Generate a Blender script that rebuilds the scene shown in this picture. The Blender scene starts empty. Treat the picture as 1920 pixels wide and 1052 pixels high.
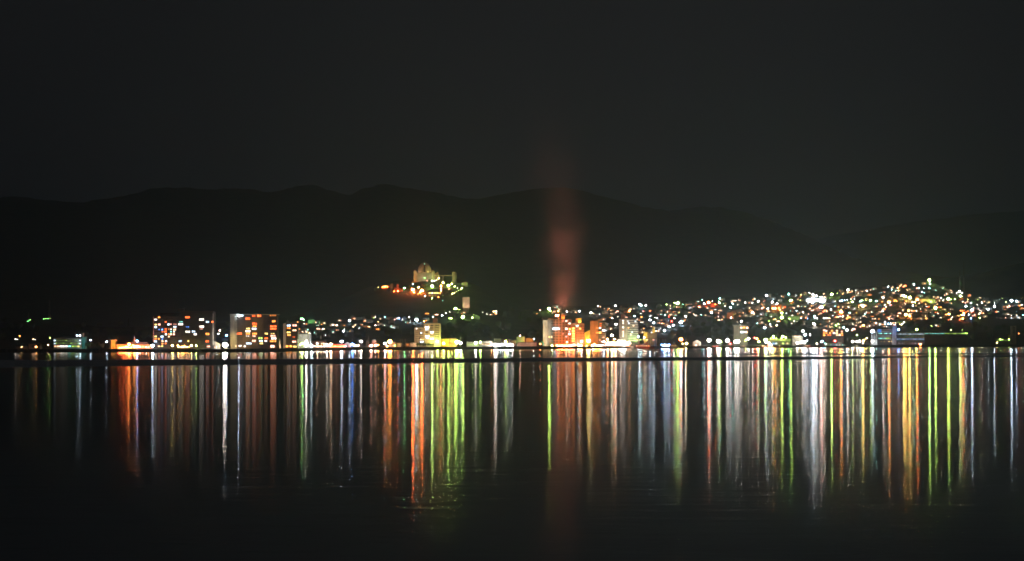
import bpy, math, random
from mathutils import Vector
sc = bpy.context.scene
col = sc.collection
rnd = random.Random(11)

# ------------------------------------------------------------------ camera, world, exposure
K = 2.56e-4          # radians per photograph pixel (1920 wide)
HOR = 632.0          # horizon row in the photograph
CH = 16.1            # camera height above the water
cam = bpy.data.cameras.new('camera')
cam_o = bpy.data.objects.new('camera', cam); col.objects.link(cam_o)
cam_o.location = (0, 0, CH); cam_o.rotation_euler = (math.radians(90), 0, 0)
cam.sensor_width = 36.0; cam.lens = 18.0 / (960 * K)
cam.shift_y = (HOR - 526.0) / 1920.0
cam.clip_start = 1.0; cam.clip_end = 60000.0
sc.camera = cam_o

world = bpy.data.worlds.new('World'); sc.world = world; world.use_nodes = True
wn = world.node_tree; wn.nodes.clear()
wo = wn.nodes.new('ShaderNodeOutputWorld'); bg = wn.nodes.new('ShaderNodeBackground')
tc = wn.nodes.new('ShaderNodeTexCoord'); sx = wn.nodes.new('ShaderNodeSeparateXYZ')
rp = wn.nodes.new('ShaderNodeValToRGB')
wn.links.new(tc.outputs['Generated'], sx.inputs[0]); wn.links.new(sx.outputs['Z'], rp.inputs[0])
rp.color_ramp.elements[0].position = 0.0; rp.color_ramp.elements[0].color = (0.0134, 0.0132, 0.0139, 1)
rp.color_ramp.elements[1].position = 0.30; rp.color_ramp.elements[1].color = (0.0084, 0.0083, 0.0087, 1)
nz = wn.nodes.new('ShaderNodeTexNoise'); nz.inputs['Scale'].default_value = 5.0; nz.inputs['Detail'].default_value = 4; nz.inputs['Roughness'].default_value = .6
wn.links.new(tc.outputs['Generated'], nz.inputs[0])
cl = wn.nodes.new('ShaderNodeMapRange'); cl.inputs[1].default_value = .3; cl.inputs[2].default_value = .7; cl.inputs[3].default_value = .88; cl.inputs[4].default_value = 1.12
wn.links.new(nz.outputs[0], cl.inputs[0])
az = wn.nodes.new('ShaderNodeMath'); az.operation = 'ABSOLUTE'; azs = wn.nodes.new('ShaderNodeMath'); azs.operation = 'SUBTRACT'; azs.inputs[1].default_value = .06
wn.links.new(sx.outputs['X'], azs.inputs[0]); wn.links.new(azs.outputs[0], az.inputs[0])
ag = wn.nodes.new('ShaderNodeMapRange'); ag.interpolation_type = 'SMOOTHSTEP'; ag.inputs[1].default_value = 0.05; ag.inputs[2].default_value = .30; ag.inputs[3].default_value = 1.12; ag.inputs[4].default_value = .78
wn.links.new(az.outputs[0], ag.inputs[0])
ml = wn.nodes.new('ShaderNodeMath'); ml.operation = 'MULTIPLY'; wn.links.new(cl.outputs[0], ml.inputs[0]); wn.links.new(ag.outputs[0], ml.inputs[1])
wn.links.new(rp.outputs[0], bg.inputs['Color']); wn.links.new(ml.outputs[0], bg.inputs['Strength'])
wn.links.new(bg.outputs[0], wo.inputs[0])

vs = sc.view_settings
vs.view_transform = 'Standard'; vs.look = 'None'; vs.exposure = 0.0; vs.gamma = 1.0
vs.use_curve_mapping = False
sc.render.engine = 'CYCLES'
cy = sc.cycles
cy.use_adaptive_sampling = False
cy.use_denoising = True
cy.filter_width = 1.6
cy.max_bounces = 6; cy.diffuse_bounces = 2; cy.glossy_bounces = 3; cy.volume_bounces = 2
cy.transmission_bounces = 2; cy.transparent_max_bounces = 8
cy.sample_clamp_indirect = 3.0
cy.caustics_reflective = True
cy.volume_step_rate = 4.0; cy.volume_max_steps = 64

# ------------------------------------------------------------------ helpers
def P(px, py, D):
    return Vector(((px - 960) * K * D, D, CH + (HOR - py) * K * D))
def interp(x, pts):
    if x <= pts[0][0]: return pts[0][1]
    for (a, b), (c, d) in zip(pts, pts[1:]):
        if x <= c:
            return b + (d - b) * (x - a) / (c - a)
    return pts[-1][1]
def smooth(x, pts):
    return sum(interp(x + o, pts) for o in (-12, -6, 0, 6, 12)) / 5
WATERLINE = [(-400, 660.5), (420, 660.4), (560, 659), (640, 656.5), (900, 655), (1100, 654), (1300, 652.6), (1500, 651.4), (1920, 650), (2400, 649)]
def Ds(px):                                  # distance of the shore along the line of sight column px
    return CH / ((smooth(px, WATERLINE) - HOR) * K)
LAND = 3.4                                   # height of the quay ground

class MB:
    def __init__(s): s.v = []; s.f = []
    def box(s, c0, c1):
        x0, y0, z0 = c0; x1, y1, z1 = c1; n = len(s.v)
        s.v += [(x0,y0,z0),(x1,y0,z0),(x1,y1,z0),(x0,y1,z0),(x0,y0,z1),(x1,y0,z1),(x1,y1,z1),(x0,y1,z1)]
        s.f += [tuple(n+i for i in q) for q in ((0,3,2,1),(4,5,6,7),(0,1,5,4),(1,2,6,5),(2,3,7,6),(3,0,4,7))]
        return s
    def tube(s, p, q, r0, r1=None, n=6, cap=True):
        r1 = r0 if r1 is None else r1
        p = Vector(p); q = Vector(q); d = (q - p).normalized()
        u = d.orthogonal().normalized(); w = d.cross(u); b = len(s.v)
        for c, r in ((p, r0), (q, r1)):
            for i in range(n):
                a = 2*math.pi*i/n
                s.v.append(tuple(c + u*(r*math.cos(a)) + w*(r*math.sin(a))))
        for i in range(n):
            j = (i+1) % n
            s.f.append((b+i, b+j, b+n+j, b+n+i))
        if cap:
            s.f.append(tuple(b+i for i in reversed(range(n)))); s.f.append(tuple(b+n+i for i in range(n)))
        return s
    def lathe(s, c, prof, n=16, a0=0.0, a1=2*math.pi):
        b = len(s.v); full = abs(a1-a0-2*math.pi) < 1e-6
        m = n if full else n+1
        for r, z in prof:
            for i in range(m):
                a = a0 + (a1-a0)*i/n
                s.v.append((c[0]+r*math.cos(a), c[1]+r*math.sin(a), c[2]+z))
        for k in range(len(prof)-1):
            for i in range(n):
                j = (i+1) % m
                s.f.append((b+k*m+i, b+k*m+j, b+(k+1)*m+j, b+(k+1)*m+i))
        return s
    def ball(s, c, r, n=6, m=4, sz=1.0):
        b = len(s.v)
        s.v.append((c[0], c[1], c[2]-r*sz))
        for k in range(1, m):
            t = math.pi*k/m
            for i in range(n):
                a = 2*math.pi*i/n
                s.v.append((c[0]+r*math.sin(t)*math.cos(a), c[1]+r*math.sin(t)*math.sin(a), c[2]-r*sz*math.cos(t)))
        s.v.append((c[0], c[1], c[2]+r*sz)); e = len(s.v)-1
        for i in range(n):
            j = (i+1) % n
            s.f.append((b, b+1+j, b+1+i))
            for k in range(m-2):
                s.f.append((b+1+k*n+i, b+1+k*n+j, b+1+(k+1)*n+j, b+1+(k+1)*n+i))
            s.f.append((e, b+1+(m-2)*n+i, b+1+(m-2)*n+j))
        return s
    def poly(s, pts):
        b = len(s.v); s.v += [tuple(p) for p in pts]; s.f.append(tuple(range(b, b+len(pts)))); return s
    def prism(s, pts, y0, y1):                # closed outline in x,z extruded along y
        b = len(s.v); n = len(pts)
        for y in (y0, y1): s.v += [(x, y, z) for x, z in pts]
        s.f.append(tuple(range(b, b+n))); s.f.append(tuple(b+n+i for i in reversed(range(n))))
        for i in range(n):
            j = (i+1) % n
            s.f.append((b+j, b+i, b+n+i, b+n+j))
        return s
    def mesh(s, name, mat):
        me = bpy.data.meshes.new(name); me.from_pydata(s.v, [], s.f); me.update()
        if mat: me.materials.append(mat)
        return me
    def obj(s, name, mat, parent=None, loc=None):
        return put(name, s.mesh(name, mat), parent, loc)
def put(name, me, parent=None, loc=None):
    o = bpy.data.objects.new(name, me); col.objects.link(o)
    if parent: o.parent = parent
    if loc is not None: o.location = loc
    return o
def smooth_shade(o):
    for p in o.data.polygons: p.use_smooth = True
    return o
def tag(o, label, cat, group=None):
    o['label'] = label; o['category'] = cat
    if group: o['group'] = group
    return o
def thing(name, label, cat, loc=(0,0,0), group=None, rz=0.0):
    o = bpy.data.objects.new(name, None); col.objects.link(o); o.location = loc; o.rotation_euler = (0,0,rz)
    o.empty_display_size = 1.0
    return tag(o, label, cat, group)
def structure(o): o['kind'] = 'structure'; return o

# ------------------------------------------------------------------ materials
def mat_new(name):
    m = bpy.data.materials.new(name); m.use_nodes = True
    return m, m.node_tree, m.node_tree.nodes['Principled BSDF']
_mats = {}
def surf(name, c, rough=0.8, var=0.35, scale=0.25, metal=0.0):
    """plain weathered surface: two scales of noise stain the base colour and bump it"""
    if name in _mats: return _mats[name]
    m, t, b = mat_new(name)
    tc = t.nodes.new('ShaderNodeTexCoord')
    n1 = t.nodes.new('ShaderNodeTexNoise'); n1.inputs['Scale'].default_value = scale; n1.inputs['Detail'].default_value = 8
    mp = t.nodes.new('ShaderNodeMapping'); mp.inputs['Scale'].default_value = (1, 1, 0.35)
    t.links.new(tc.outputs['Object'], mp.inputs[0]); t.links.new(mp.outputs[0], n1.inputs[0])
    r = t.nodes.new('ShaderNodeMapRange'); r.inputs[3].default_value = 1-var; r.inputs[4].default_value = 1+var
    r.inputs[1].default_value = 0.3; r.inputs[2].default_value = 0.7
    t.links.new(n1.outputs[0], r.inputs[0])
    mx = t.nodes.new('ShaderNodeVectorMath'); mx.operation = 'SCALE'; mx.inputs[0].default_value = c[:3]
    t.links.new(r.outputs[0], mx.inputs['Scale']); t.links.new(mx.outputs[0], b.inputs['Base Color'])
    b.inputs['Roughness'].default_value = rough; b.inputs['Metallic'].default_value = metal
    _mats[name] = m; return m
PAL = {'W': (1.0, .88, .76), 'C': (.62, .82, 1.0), 'B': (.12, .32, 1.0), 'G': (.58, 1.0, .16), 'N': (.22, .92, .26), 'O': (1.0, .31, .055),
       'R': (1.0, .14, .03), 'Y': (1.0, .70, .18), 'H': (1.0, .60, .33), 'P': (1.0, .43, .31), 'T': (.28, .95, .80), 'X': (1.0, .04, .03), 'S': (1.0, .22, .13)}
CNAME = {'W': 'white', 'C': 'cool white', 'B': 'blue', 'G': 'yellow-green', 'N': 'green', 'O': 'orange', 'R': 'red-orange',
         'Y': 'yellow', 'H': 'warm white', 'P': 'pinkish', 'T': 'teal', 'X': 'red', 'S': 'salmon'}
def glow(c, e):
    key = 'glow_%s_%g' % (c, e)
    if key in _mats: return _mats[key]
    m = bpy.data.materials.new(key); m.use_nodes = True; t = m.node_tree; t.nodes.clear()
    o = t.nodes.new('ShaderNodeOutputMaterial'); em = t.nodes.new('ShaderNodeEmission')
    em.inputs[0].default_value = PAL[c] + (1,); em.inputs[1].default_value = e
    t.links.new(em.outputs[0], o.inputs[0]); _mats[key] = m; return m
def pane_glow(c, e):
    """lit window: curtains and furniture make the light uneven across the glass"""
    key = 'pane_%s_%g' % (c, e)
    if key in _mats: return _mats[key]
    m = bpy.data.materials.new(key); m.use_nodes = True; t = m.node_tree; t.nodes.clear()
    o = t.nodes.new('ShaderNodeOutputMaterial'); em = t.nodes.new('ShaderNodeEmission')
    g = t.nodes.new('ShaderNodeNewGeometry'); n = t.nodes.new('ShaderNodeTexNoise'); n.inputs['Scale'].default_value = 0.45
    r = t.nodes.new('ShaderNodeMapRange'); r.inputs[1].default_value = .35; r.inputs[2].default_value = .65
    r.inputs[3].default_value = e*0.6; r.inputs[4].default_value = e*2.1
    t.links.new(g.outputs['Position'], n.inputs[0]); t.links.new(n.outputs[0], r.inputs[0]); t.links.new(r.outputs[0], em.inputs[1])
    em.inputs[0].default_value = PAL[c] + (1,)
    t.links.new(em.outputs[0], o.inputs[0]); _mats[key] = m; return m
CONC = surf('concrete', (.30, .29, .27)); DARKC = surf('dark_concrete', (.055, .048, .043)); CREAM = surf('cream_render', (.52, .47, .38))
WHITE = surf('white_render', (.66, .65, .61)); BROWN = surf('brown_tile_cladding', (.16, .11, .085)); METAL = surf('galvanised_metal', (.35, .36, .36), .5, .2, 1, .6)
ROOF = surf('dark_roof_tile', (.055, .055, .06)); ROOF2 = surf('brown_roof_tile', (.09, .06, .05)); ROOF3 = surf('blue_grey_roof', (.08, .10, .13))
BRICK = surf('brick_red', (.30, .16, .12)); PINK = surf('salmon_render', (.50, .30, .22)); BARK = surf('bark', (.06, .045, .03))
ORANGE = surf('terracotta_render', (.50, .27, .14)); YELLOW = surf('ochre_render', (.55, .42, .12)); GREY = surf('grey_render', (.34, .35, .36))
GLASSD = surf('dark_window_glass', (.02, .022, .025), .15, .1); REDP = surf('red_paint', (.35, .06, .04)); TEALP = surf('teal_render', (.12, .38, .36))
STONE = surf('seawall_stone', (.14, .13, .115), .9, .5, .5); BLUEP = surf('blue_sign_paint', (.10, .25, .50), .5, .1)
def leafmat(name, c):
    m, t, b = mat_new(name)
    oi = t.nodes.new('ShaderNodeObjectInfo'); g = t.nodes.new('ShaderNodeNewGeometry')
    n = t.nodes.new('ShaderNodeTexNoise'); n.inputs['Scale'].default_value = .6
    r = t.nodes.new('ShaderNodeMapRange'); r.inputs[3].default_value = .5; r.inputs[4].default_value = 1.6
    mx = t.nodes.new('ShaderNodeVectorMath'); mx.operation = 'SCALE'; mx.inputs[0].default_value = c
    t.links.new(g.outputs['Position'], n.inputs[0]); t.links.new(n.outputs[0], r.inputs[0]); t.links.new(r.outputs[0], mx.inputs['Scale'])
    t.links.new(mx.outputs[0], b.inputs['Base Color']); b.inputs['Roughness'].default_value = .7
    return m
LEAF = leafmat('broad_leaves', (.085, .12, .045)); LEAF2 = leafmat('dark_leaves', (.06, .085, .038))
def woods():
    m, t, b = mat_new('wooded_slope')
    g = t.nodes.new('ShaderNodeNewGeometry'); n = t.nodes.new('ShaderNodeTexNoise'); n.inputs['Scale'].default_value = .02; n.inputs['Detail'].default_value = 10
    r = t.nodes.new('ShaderNodeValToRGB'); r.color_ramp.elements[0].color = (.018, .026, .014, 1); r.color_ramp.elements[1].color = (.06, .075, .04, 1)
    r.color_ramp.elements[0].position = .35; r.color_ramp.elements[1].position = .7
    t.links.new(g.outputs['Position'], n.inputs[0]); t.links.new(n.outputs[0], r.inputs[0]); t.links.new(r.outputs[0], b.inputs['Base Color'])
    b.inputs['Roughness'].default_value = .9
    return m
WOODS = woods()
SOIL = surf('town_ground', (.06, .06, .055), .9, .5, .03)

# ------------------------------------------------------------------ water
def water_mat():
    m, t, b = mat_new('bay_water'); N = t.nodes.new; L = t.links.new
    g = N('ShaderNodeNewGeometry'); sp = N('ShaderNodeSeparateXYZ'); L(g.outputs['Position'], sp.inputs[0])
    def math_(op, a, bb=None, c=None):
        n = N('ShaderNodeMath'); n.operation = op
        for i, v in enumerate((a, bb, c)):
            if v is None: continue
            if isinstance(v, (int, float)): n.inputs[i].default_value = v
            else: L(v, n.inputs[i])
        return n.outputs[0]
    # distance across the bay, measured along the far shore's slant
    wob = N('ShaderNodeTexNoise'); wob.inputs['Scale'].default_value = .004; wob.inputs['Detail'].default_value = 3; L(g.outputs['Position'], wob.inputs[0])
    wv = math_('MULTIPLY', math_('SUBTRACT', wob.outputs[0], .5), 120.0)
    def across(slant): return math_('ADD', math_('ADD', sp.outputs['Y'], math_('MULTIPLY', sp.outputs['X'], slant)), wv)
    def edge(v, lo, hi):
        u = N('ShaderNodeMapRange'); u.interpolation_type = 'SMOOTHSTEP'; u.inputs[1].default_value = lo; u.inputs[2].default_value = hi
        L(v, u.inputs[0]); return u.outputs[0]
    # wind-ruffled lanes: a long one right across the bay, a short one off the right-hand quay
    ruff = math_('SUBTRACT', edge(across(-.85), 1285, 1385), edge(across(-.44), 1550, 1640))
    lane = math_('SUBTRACT', edge(across(-.30), 1790, 1830), edge(across(-.30), 1905, 1960))
    ruff = math_('MAXIMUM', ruff, math_('MULTIPLY', lane, edge(sp.outputs['X'], 150, 330)))
    base = N('ShaderNodeMapRange'); L(sp.outputs['Y'], base.inputs[0])       # open water nearer the camera is livelier
    base.inputs[1].default_value = 100; base.inputs[2].default_value = 1600; base.inputs[3].default_value = R_NEAR; base.inputs[4].default_value = R_FAR
    rough = math_('ADD', base.outputs[0], math_('MULTIPLY', ruff, R_BAND))
    # wavelets: long crests lying across the line of sight
    mp = N('ShaderNodeMapping'); mp.inputs['Scale'].default_value = (.05, .17, 1); L(g.outputs['Position'], mp.inputs[0])
    n1 = N('ShaderNodeTexNoise'); n1.inputs['Scale'].default_value = 1.0; n1.inputs['Detail'].default_value = 3; L(mp.outputs[0], n1.inputs[0])
    mp2 = N('ShaderNodeMapping'); mp2.inputs['Scale'].default_value = (.22, .5, 1); L(g.outputs['Position'], mp2.inputs[0])
    n2 = N('ShaderNodeTexNoise'); n2.inputs['Scale'].default_value = 1.3; n2.inputs['Detail'].default_value = 2; L(mp2.outputs[0], n2.inputs[0])
    h = math_('ADD', n1.outputs[0], math_('MULTIPLY', n2.outputs[0], .35))
    bp = N('ShaderNodeBump'); bp.inputs['Strength'].default_value = 1.0; L(h, bp.inputs['Height'])
    fade = N('ShaderNodeMapRange'); L(sp.outputs['Y'], fade.inputs[0])
    fade.inputs[1].default_value = 150; fade.inputs[2].default_value = 750; fade.inputs[3].default_value = BUMP; fade.inputs[4].default_value = 0
    L(fade.outputs[0], bp.inputs['Distance'])
    # wave slopes are spread along the wind, i.e. across the bay: an anisotropic sheen with Fresnel
    gl = N('ShaderNodeBsdfAnisotropic'); gl.distribution = 'BECKMANN'; gl.inputs['Color'].default_value = (.95, .97, 1, 1)
    tg = N('ShaderNodeCombineXYZ'); tg.inputs[1].default_value = 1.0
    L(rough, gl.inputs['Roughness']); gl.inputs['Anisotropy'].default_value = ANISO; L(tg.outputs[0], gl.inputs['Tangent']); L(bp.outputs[0], gl.inputs['Normal'])
    df = N('ShaderNodeBsdfDiffuse'); df.inputs['Color'].default_value = (.010, .014, .011, 1)
    fr = N('ShaderNodeFresnel'); fr.inputs['IOR'].default_value = 1.333
    mx = N('ShaderNodeMixShader'); L(fr.outputs[0], mx.inputs[0]); L(df.outputs[0], mx.inputs[1]); L(gl.outputs[0], mx.inputs[2])
    L(mx.outputs[0], t.nodes['Material Output'].inputs['Surface'])
    return m
R_NEAR, R_FAR, R_BAND, BUMP, ANISO = .053, .067, .14, .05, -.82
w = MB(); w.poly([(-7000, -200, 0), (7000, -200, 0), (7000, 5200, 0), (-7000, 5200, 0)])
structure(w.obj('water', water_mat()))

# ------------------------------------------------------------------ land: quay ground, town hillside, wooded hill, mountains
XS = list(range(-420, 2345, 15))
m = MB()
for i, px in enumerate(XS):
    D = Ds(px)
    m.v += [((px-960)*K*D, D, -1.0), ((px-960)*K*D, D, LAND), ((px-960)*K*D, D+1.2, LAND), ((px-960)*K*D, D+1.2, -1.0)]
    if i:
        b = 4*(i-1)
        for q in range(3): m.f.append((b+q, b+4+q, b+5+q, b+1+q))
structure(m.obj('quay_wall', STONE))
m = MB()
for i, px in enumerate(XS):
    D = Ds(px)
    m.v += [((px-960)*K*(D+1.2), D+1.2, LAND-.004), ((px-960)*K*D*1.25, D+900, LAND-.004)]
    if i: b = 2*(i-1); m.f.append((b, b+2, b+3, b+1))
structure(m.obj('quay_ground', SOIL))
m = MB(); m.poly([(-30000, 4300, 1), (30000, 4300, 1), (30000, 45000, 1), (-30000, 45000, 1)])
structure(m.obj('ground', WOODS))

TOP = [(-420, 612), (0, 606), (25, 605), (58, 600), (92, 597), (120, 604), (200, 614), (300, 612), (400, 606), (520, 603), (600, 600), (700, 591), (780, 586),
       (850, 580), (930, 583), (1000, 581), (1060, 575), (1160, 571), (1240, 567), (1310, 562), (1400, 555), (1480, 549), (1560, 543),
       (1640, 536), (1690, 530), (1740, 527), (1790, 545), (1840, 556), (1920, 557), (2000, 552), (2400, 560)]
T0, T1 = 150.0, 1300.0
def slope(px, py):
    """point of the town hillside seen at this pixel of the photograph"""
    D0 = Ds(px) + T0; D1 = Ds(px) + T1
    yb = HOR + (CH - LAND) / (K * D0); yt = smooth(px, TOP)
    t = max(0.0, min(1.0, (yb - py) / (yb - yt)))
    D = D0 + (D1 - D0) * t
    return P(px, max(yt, min(py, yb)), D)
m = MB(); rows = 22
for i, px in enumerate(XS):
    D0 = Ds(px)+T0; yb = HOR + (CH-LAND)/(K*D0); yt = smooth(px, TOP)
    colv = [slope(px, yb + (yt-yb)*j/rows) for j in range(rows+1)]
    colv[0].z -= .3
    e = colv[-1]
    colv += [Vector((e.x*1.05, e.y+150, e.z-2)), Vector((e.x*1.2, e.y+700, max(2, e.z*.55)))]
    for v in colv:
        v.z += 0; m.v.append(tuple(v))
    n = rows+3
    if i:
        for j in range(n-1): m.f.append(((i-1)*n+j, i*n+j, i*n+j+1, (i-1)*n+j+1))
structure(m.obj('town_hillside', SOIL))

def ridge(name, pts, yb, D0, D1, step, rows, amp, mat=None, x0=-700, x1=2620):
    r = random.Random(len(pts)*7+int(D1)); m = MB(); n = rows+2; xs = []
    x = x0
    while x <= x1: xs.append(x); x += step
    from mathutils import noise
    for i, px in enumerate(xs):
        yt = smooth(px, pts)
        for j in range(rows+1):
            t = j/rows; D = D0 + (D1-D0)*t
            y = yb + (yt-yb)*(t**1.15)
            p = P(px, y, D)
            q = noise.fractal(Vector((p.x*.0022, p.y*.0022, 3.1)), 1.0, 2.0, 6)
            w = math.sin(math.pi*min(1, t*1.0))
            p.y += q*amp*6*w; p.z += q*amp*1.3*w + noise.noise(Vector((p.x*.03, p.y*.03, .5)))*amp*.30*(t > .9)
            m.v.append(tuple(p))
        p = P(px, yt, D1); m.v.append((p.x*1.1, p.y+1500, 0))
        if i:
            for j in range(n-1): m.f.append(((i-1)*n+j, i*n+j, i*n+j+1, (i-1)*n+j+1))
    return smooth_shade(structure(m.obj(name, mat or WOODS)))
RIDGE = [(-700, 395), (-200, 380), (0, 371), (40, 367), (90, 376), (150, 379), (230, 368), (290, 353), (340, 352), (400, 355), (450, 352), (500, 361), (545, 352),
         (575, 345), (612, 354), (650, 367), (690, 351), (725, 343), (765, 353), (820, 361), (880, 375), (940, 365), (985, 355), (1030, 353), (1065, 351), (1100, 360),
         (1150, 374), (1200, 387), (1265, 395), (1300, 389), (1340, 388), (1370, 392), (1450, 415), (1520, 446), (1580, 475), (1640, 497), (1700, 510), (1800, 524), (1900, 540), (2600, 560)]
ridge('mountain', RIDGE, 634, 5600, 9500, 8, 40, 22)
FAR = [(-700, 470), (1300, 470), (1480, 455), (1600, 436), (1700, 418), (1800, 405), (1880, 398), (1920, 394), (2100, 380), (2620, 400)]
ridge('far_mountain', FAR, 634, 17000, 21500, 14, 16, 40)
NEARR = [(1500, 634), (1700, 540), (1780, 521), (1840, 512), (1880, 501), (1920, 492), (2050, 470), (2300, 480), (2620, 520)]
ridge('near_hill', NEARR, 634, 5000, 5550, 12, 12, 4, x0=1500)
HILL_T = [(430, 612), (560, 590), (640, 562), (700, 534), (740, 527), (775, 521), (800, 519), (850, 522), (885, 530), (930, 556), (1000, 585), (1080, 600), (1150, 612)]
H0, H1 = 4150.0, 4750.0
def hillp(px, py):
    yb = 606.0; yt = min(yb-4, smooth(px, HILL_T))
    t = max(0.0, min(1.0, (yb-py)/(yb-yt))); D = H0 + (H1-H0)*t
    return P(px, max(py, yt), D)
m = MB(); xs = list(range(430, 1155, 10)); rows = 26
for i, px in enumerate(xs):
    yt = min(602, smooth(px, HILL_T))
    cv = [P(px, 634, H0-40)] + [hillp(px, 606+(yt-606)*j/rows) for j in range(rows+1)]
    e = cv[-1]; cv += [Vector((e.x, e.y+160, e.z+2)), Vector((e.x, e.y+700, 0))]
    for v in cv: m.v.append(tuple(v))
    n = len(cv)
    if i:
        for j in range(n-1): m.f.append(((i-1)*n+j, i*n+j, i*n+j+1, (i-1)*n+j+1))
structure(smooth_shade(m.obj('wooded_hill', WOODS)))
HAZE, HAZEG = 7.0e-5, 0.8
STEAM, SPOTW = .022, 5.0e6
# ------------------------------------------------------------------ building helpers (pixel rectangles at a known distance)
LINKED = []      # (object, px, py, description, plural group) waiting for a label of their own
def blk(parent, name, x0, x1, y0, y1, D, dep, mat, base=None, label=None):
    """box whose front face covers these photograph pixels at distance D; base = world height of the bottom"""
    a = P(x0, y1, D); b = P(x1, y0, D); z0 = a.z if base is None else base
    o = parent.location if parent else Vector((0, 0, 0))
    q = MB().box((a.x-o.x, D-o.y, z0-o.z), (b.x-o.x, D+dep-o.y, b.z-o.z)).obj(name, mat, parent)
    if label: q['label'] = label
    return q
def frontbox(mb, o, x0, x1, y0, y1, D, dep):
    a = P(x0, y1, D); b = P(x1, y0, D)
    mb.box((a.x-o.x, D-o.y, a.z-o.z), (b.x-o.x, D+dep-o.y, b.z-o.z)); return mb
def win(parent, cx, cy, w, h, D, c, e=2.2, name='window', n=None):
    """lit window: panes with dark mullions between them, proud of the facade by a frame's depth"""
    o = parent.location; mb = MB()
    n = n or max(1, round(w/3.2)); s = w/n; g = .12*s if n > 1 else 0
    for i in range(n):
        frontbox(mb, o, cx-w/2+i*s+g, cx-w/2+(i+1)*s-g, cy-h/2, cy+h/2, D-.12, .10)
    return mb.obj(name, pane_glow(c, e), parent)
def darkwin(parent, cells, D, dep=.10, name='window', mat=None):
    o = parent.location
    for (x0, x1, y0, y1) in cells:
        frontbox(MB(), o, x0, x1, y0, y1, D-.08, dep).obj(name, mat or GLASSD, parent)
LAMPE = {1: 30, 2: 90, 3: 165, 4: 165, 5: 200, 6: 380}
LAMPR = {1: .34, 2: .48, 3: .74, 4: 1.35, 5: 2.4, 6: 2.9}
_lm = {}
def lamp_mesh(c, lv):
    if (c, lv) not in _lm:
        _lm[c, lv] = MB().ball((0, 0, 0), LAMPR[lv], 6, 4, .8).mesh('lamp_head', glow(c, LAMPE[lv]))
    return _lm[c, lv]
_pole = {}
def pole_mesh(h):
    h = round(h*2)/2
    if h not in _pole:
        q = MB(); q.tube((0, .35, 0), (0, .35, h+.5), .13, .08, 6).tube((0, .35, h+.5), (0, -.2, h+.75), .06, .05, 5)
        q.box((-.35, -.5, h+.62), (.35, .25, h+.80)); q.tube((0, .35, 0), (0, .35, .5), .28, .2, 6)
        _pole[h] = q.mesh('pole', METAL)
    return _pole[h]
SIZEW = {1: 'faint', 2: 'small', 3: 'bright', 4: 'brilliant', 5: 'dazzling', 6: 'dazzling large'}
def lamp(px, py, c, lv, where=None, base=None, D=None):
    """street lamp: pole standing on the ground it is seen on, with a lit head"""
    if where == 'hill': g = hillp(px, py+4)
    elif where == 'shore' or (where is None and py >= 629):
        d = D or Ds(px)+12; g = P(px, py, d); g.z = LAND
    else: g = slope(px, py+6)
    if D: g = P(px, py, D); g.z = base if base is not None else LAND
    z = max(P(px, py, g.y).z, g.z+.9); h = z-g.z
    kind, grp = ('garden_lamp', 'lamps in the grounds of the domed hall') if where == 'hill' else ('quay_lamp', 'lamps along the quays') if (where == 'shore' or D or py >= 629) else ('street_lamp', 'street lamps of the hillside town')
    r = thing(kind, '', kind.replace('_', ' '), (g.x, g.y, z-h), grp)
    put('pole', pole_mesh(h-.3), r)
    k = rnd.choice((.72, .85, .95, 1.05, 1.2)) if lv < 4 else rnd.uniform(.9, 1.1)
    put('lamp_head', lamp_mesh(c, lv), r, (0, 0, h)).scale = (k, k, k)
    LINKED.append((r, px, py, SIZEW[lv]+' '+CNAME[c]+' '+kind.replace('_', ' ')))
    return r
# --- small houses, shared meshes in a few shapes
HW = {}
def house_meshes(kind, w, d, h):
    key = (kind, w, d, h)
    if key in HW: return HW[key]
    rh = w*.28 if kind != 'flat' else .5; a = .6
    wl = MB()
    if kind == 'gable':                      # gable towards the water
        wl.prism([(-w/2, 0), (w/2, 0), (w/2, h), (0, h+rh), (-w/2, h)], 0, d)
        rf = MB()
        for s in (-1, 1):
            pts = [(0, h+rh+.02), (s*(w/2+a), h-a*.56+.02), (s*(w/2+a), h-a*.56+.27), (0, h+rh+.27)]
            rf.prism(pts if s > 0 else pts[::-1], -a, d+a)
    elif kind == 'hip':
        wl.box((-w/2, 0, 0), (w/2, d, h)); rf = MB(); z = h+.02
        b = [(-w/2-a, -a, z), (w/2+a, -a, z), (w/2+a, d+a, z), (-w/2-a, d+a, z)]; k = min(w, d)*.45
        t = [(-w/2+k, d/2, z+rh*.9), (w/2-k, d/2, z+rh*.9)]
        n = 0; rf.v = b+t+[(x, y, z-.2) for x, y, _ in b]
        rf.f = [(0,1,5,4), (1,2,5), (2,3,4,5), (3,0,4), (9,8,7,6), (0,6,7,1), (1,7,8,2), (2,8,9,3), (3,9,6,0)]
    else:
        wl.box((-w/2, 0, 0), (w/2, d, h)); rf = MB().box((-w/2-.25, -.25, h+.01), (w/2+.25, d+.25, h+.5))
        rf.box((w*.1, d*.4, h+.5), (w*.35, d*.7, h+2.2))
    HW[key] = (wl, rf); return HW[key]
_hm = {}
def shared(key, fn):
    if key not in _hm: _hm[key] = fn()
    return _hm[key]
WALLS = [('cream', CREAM), ('white', WHITE), ('grey', GREY), ('salmon', PINK), ('brown', BROWN), ('grey', CONC)]
ROOFS = [('dark', ROOF), ('brown', ROOF2), ('slate blue', ROOF3)]
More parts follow.
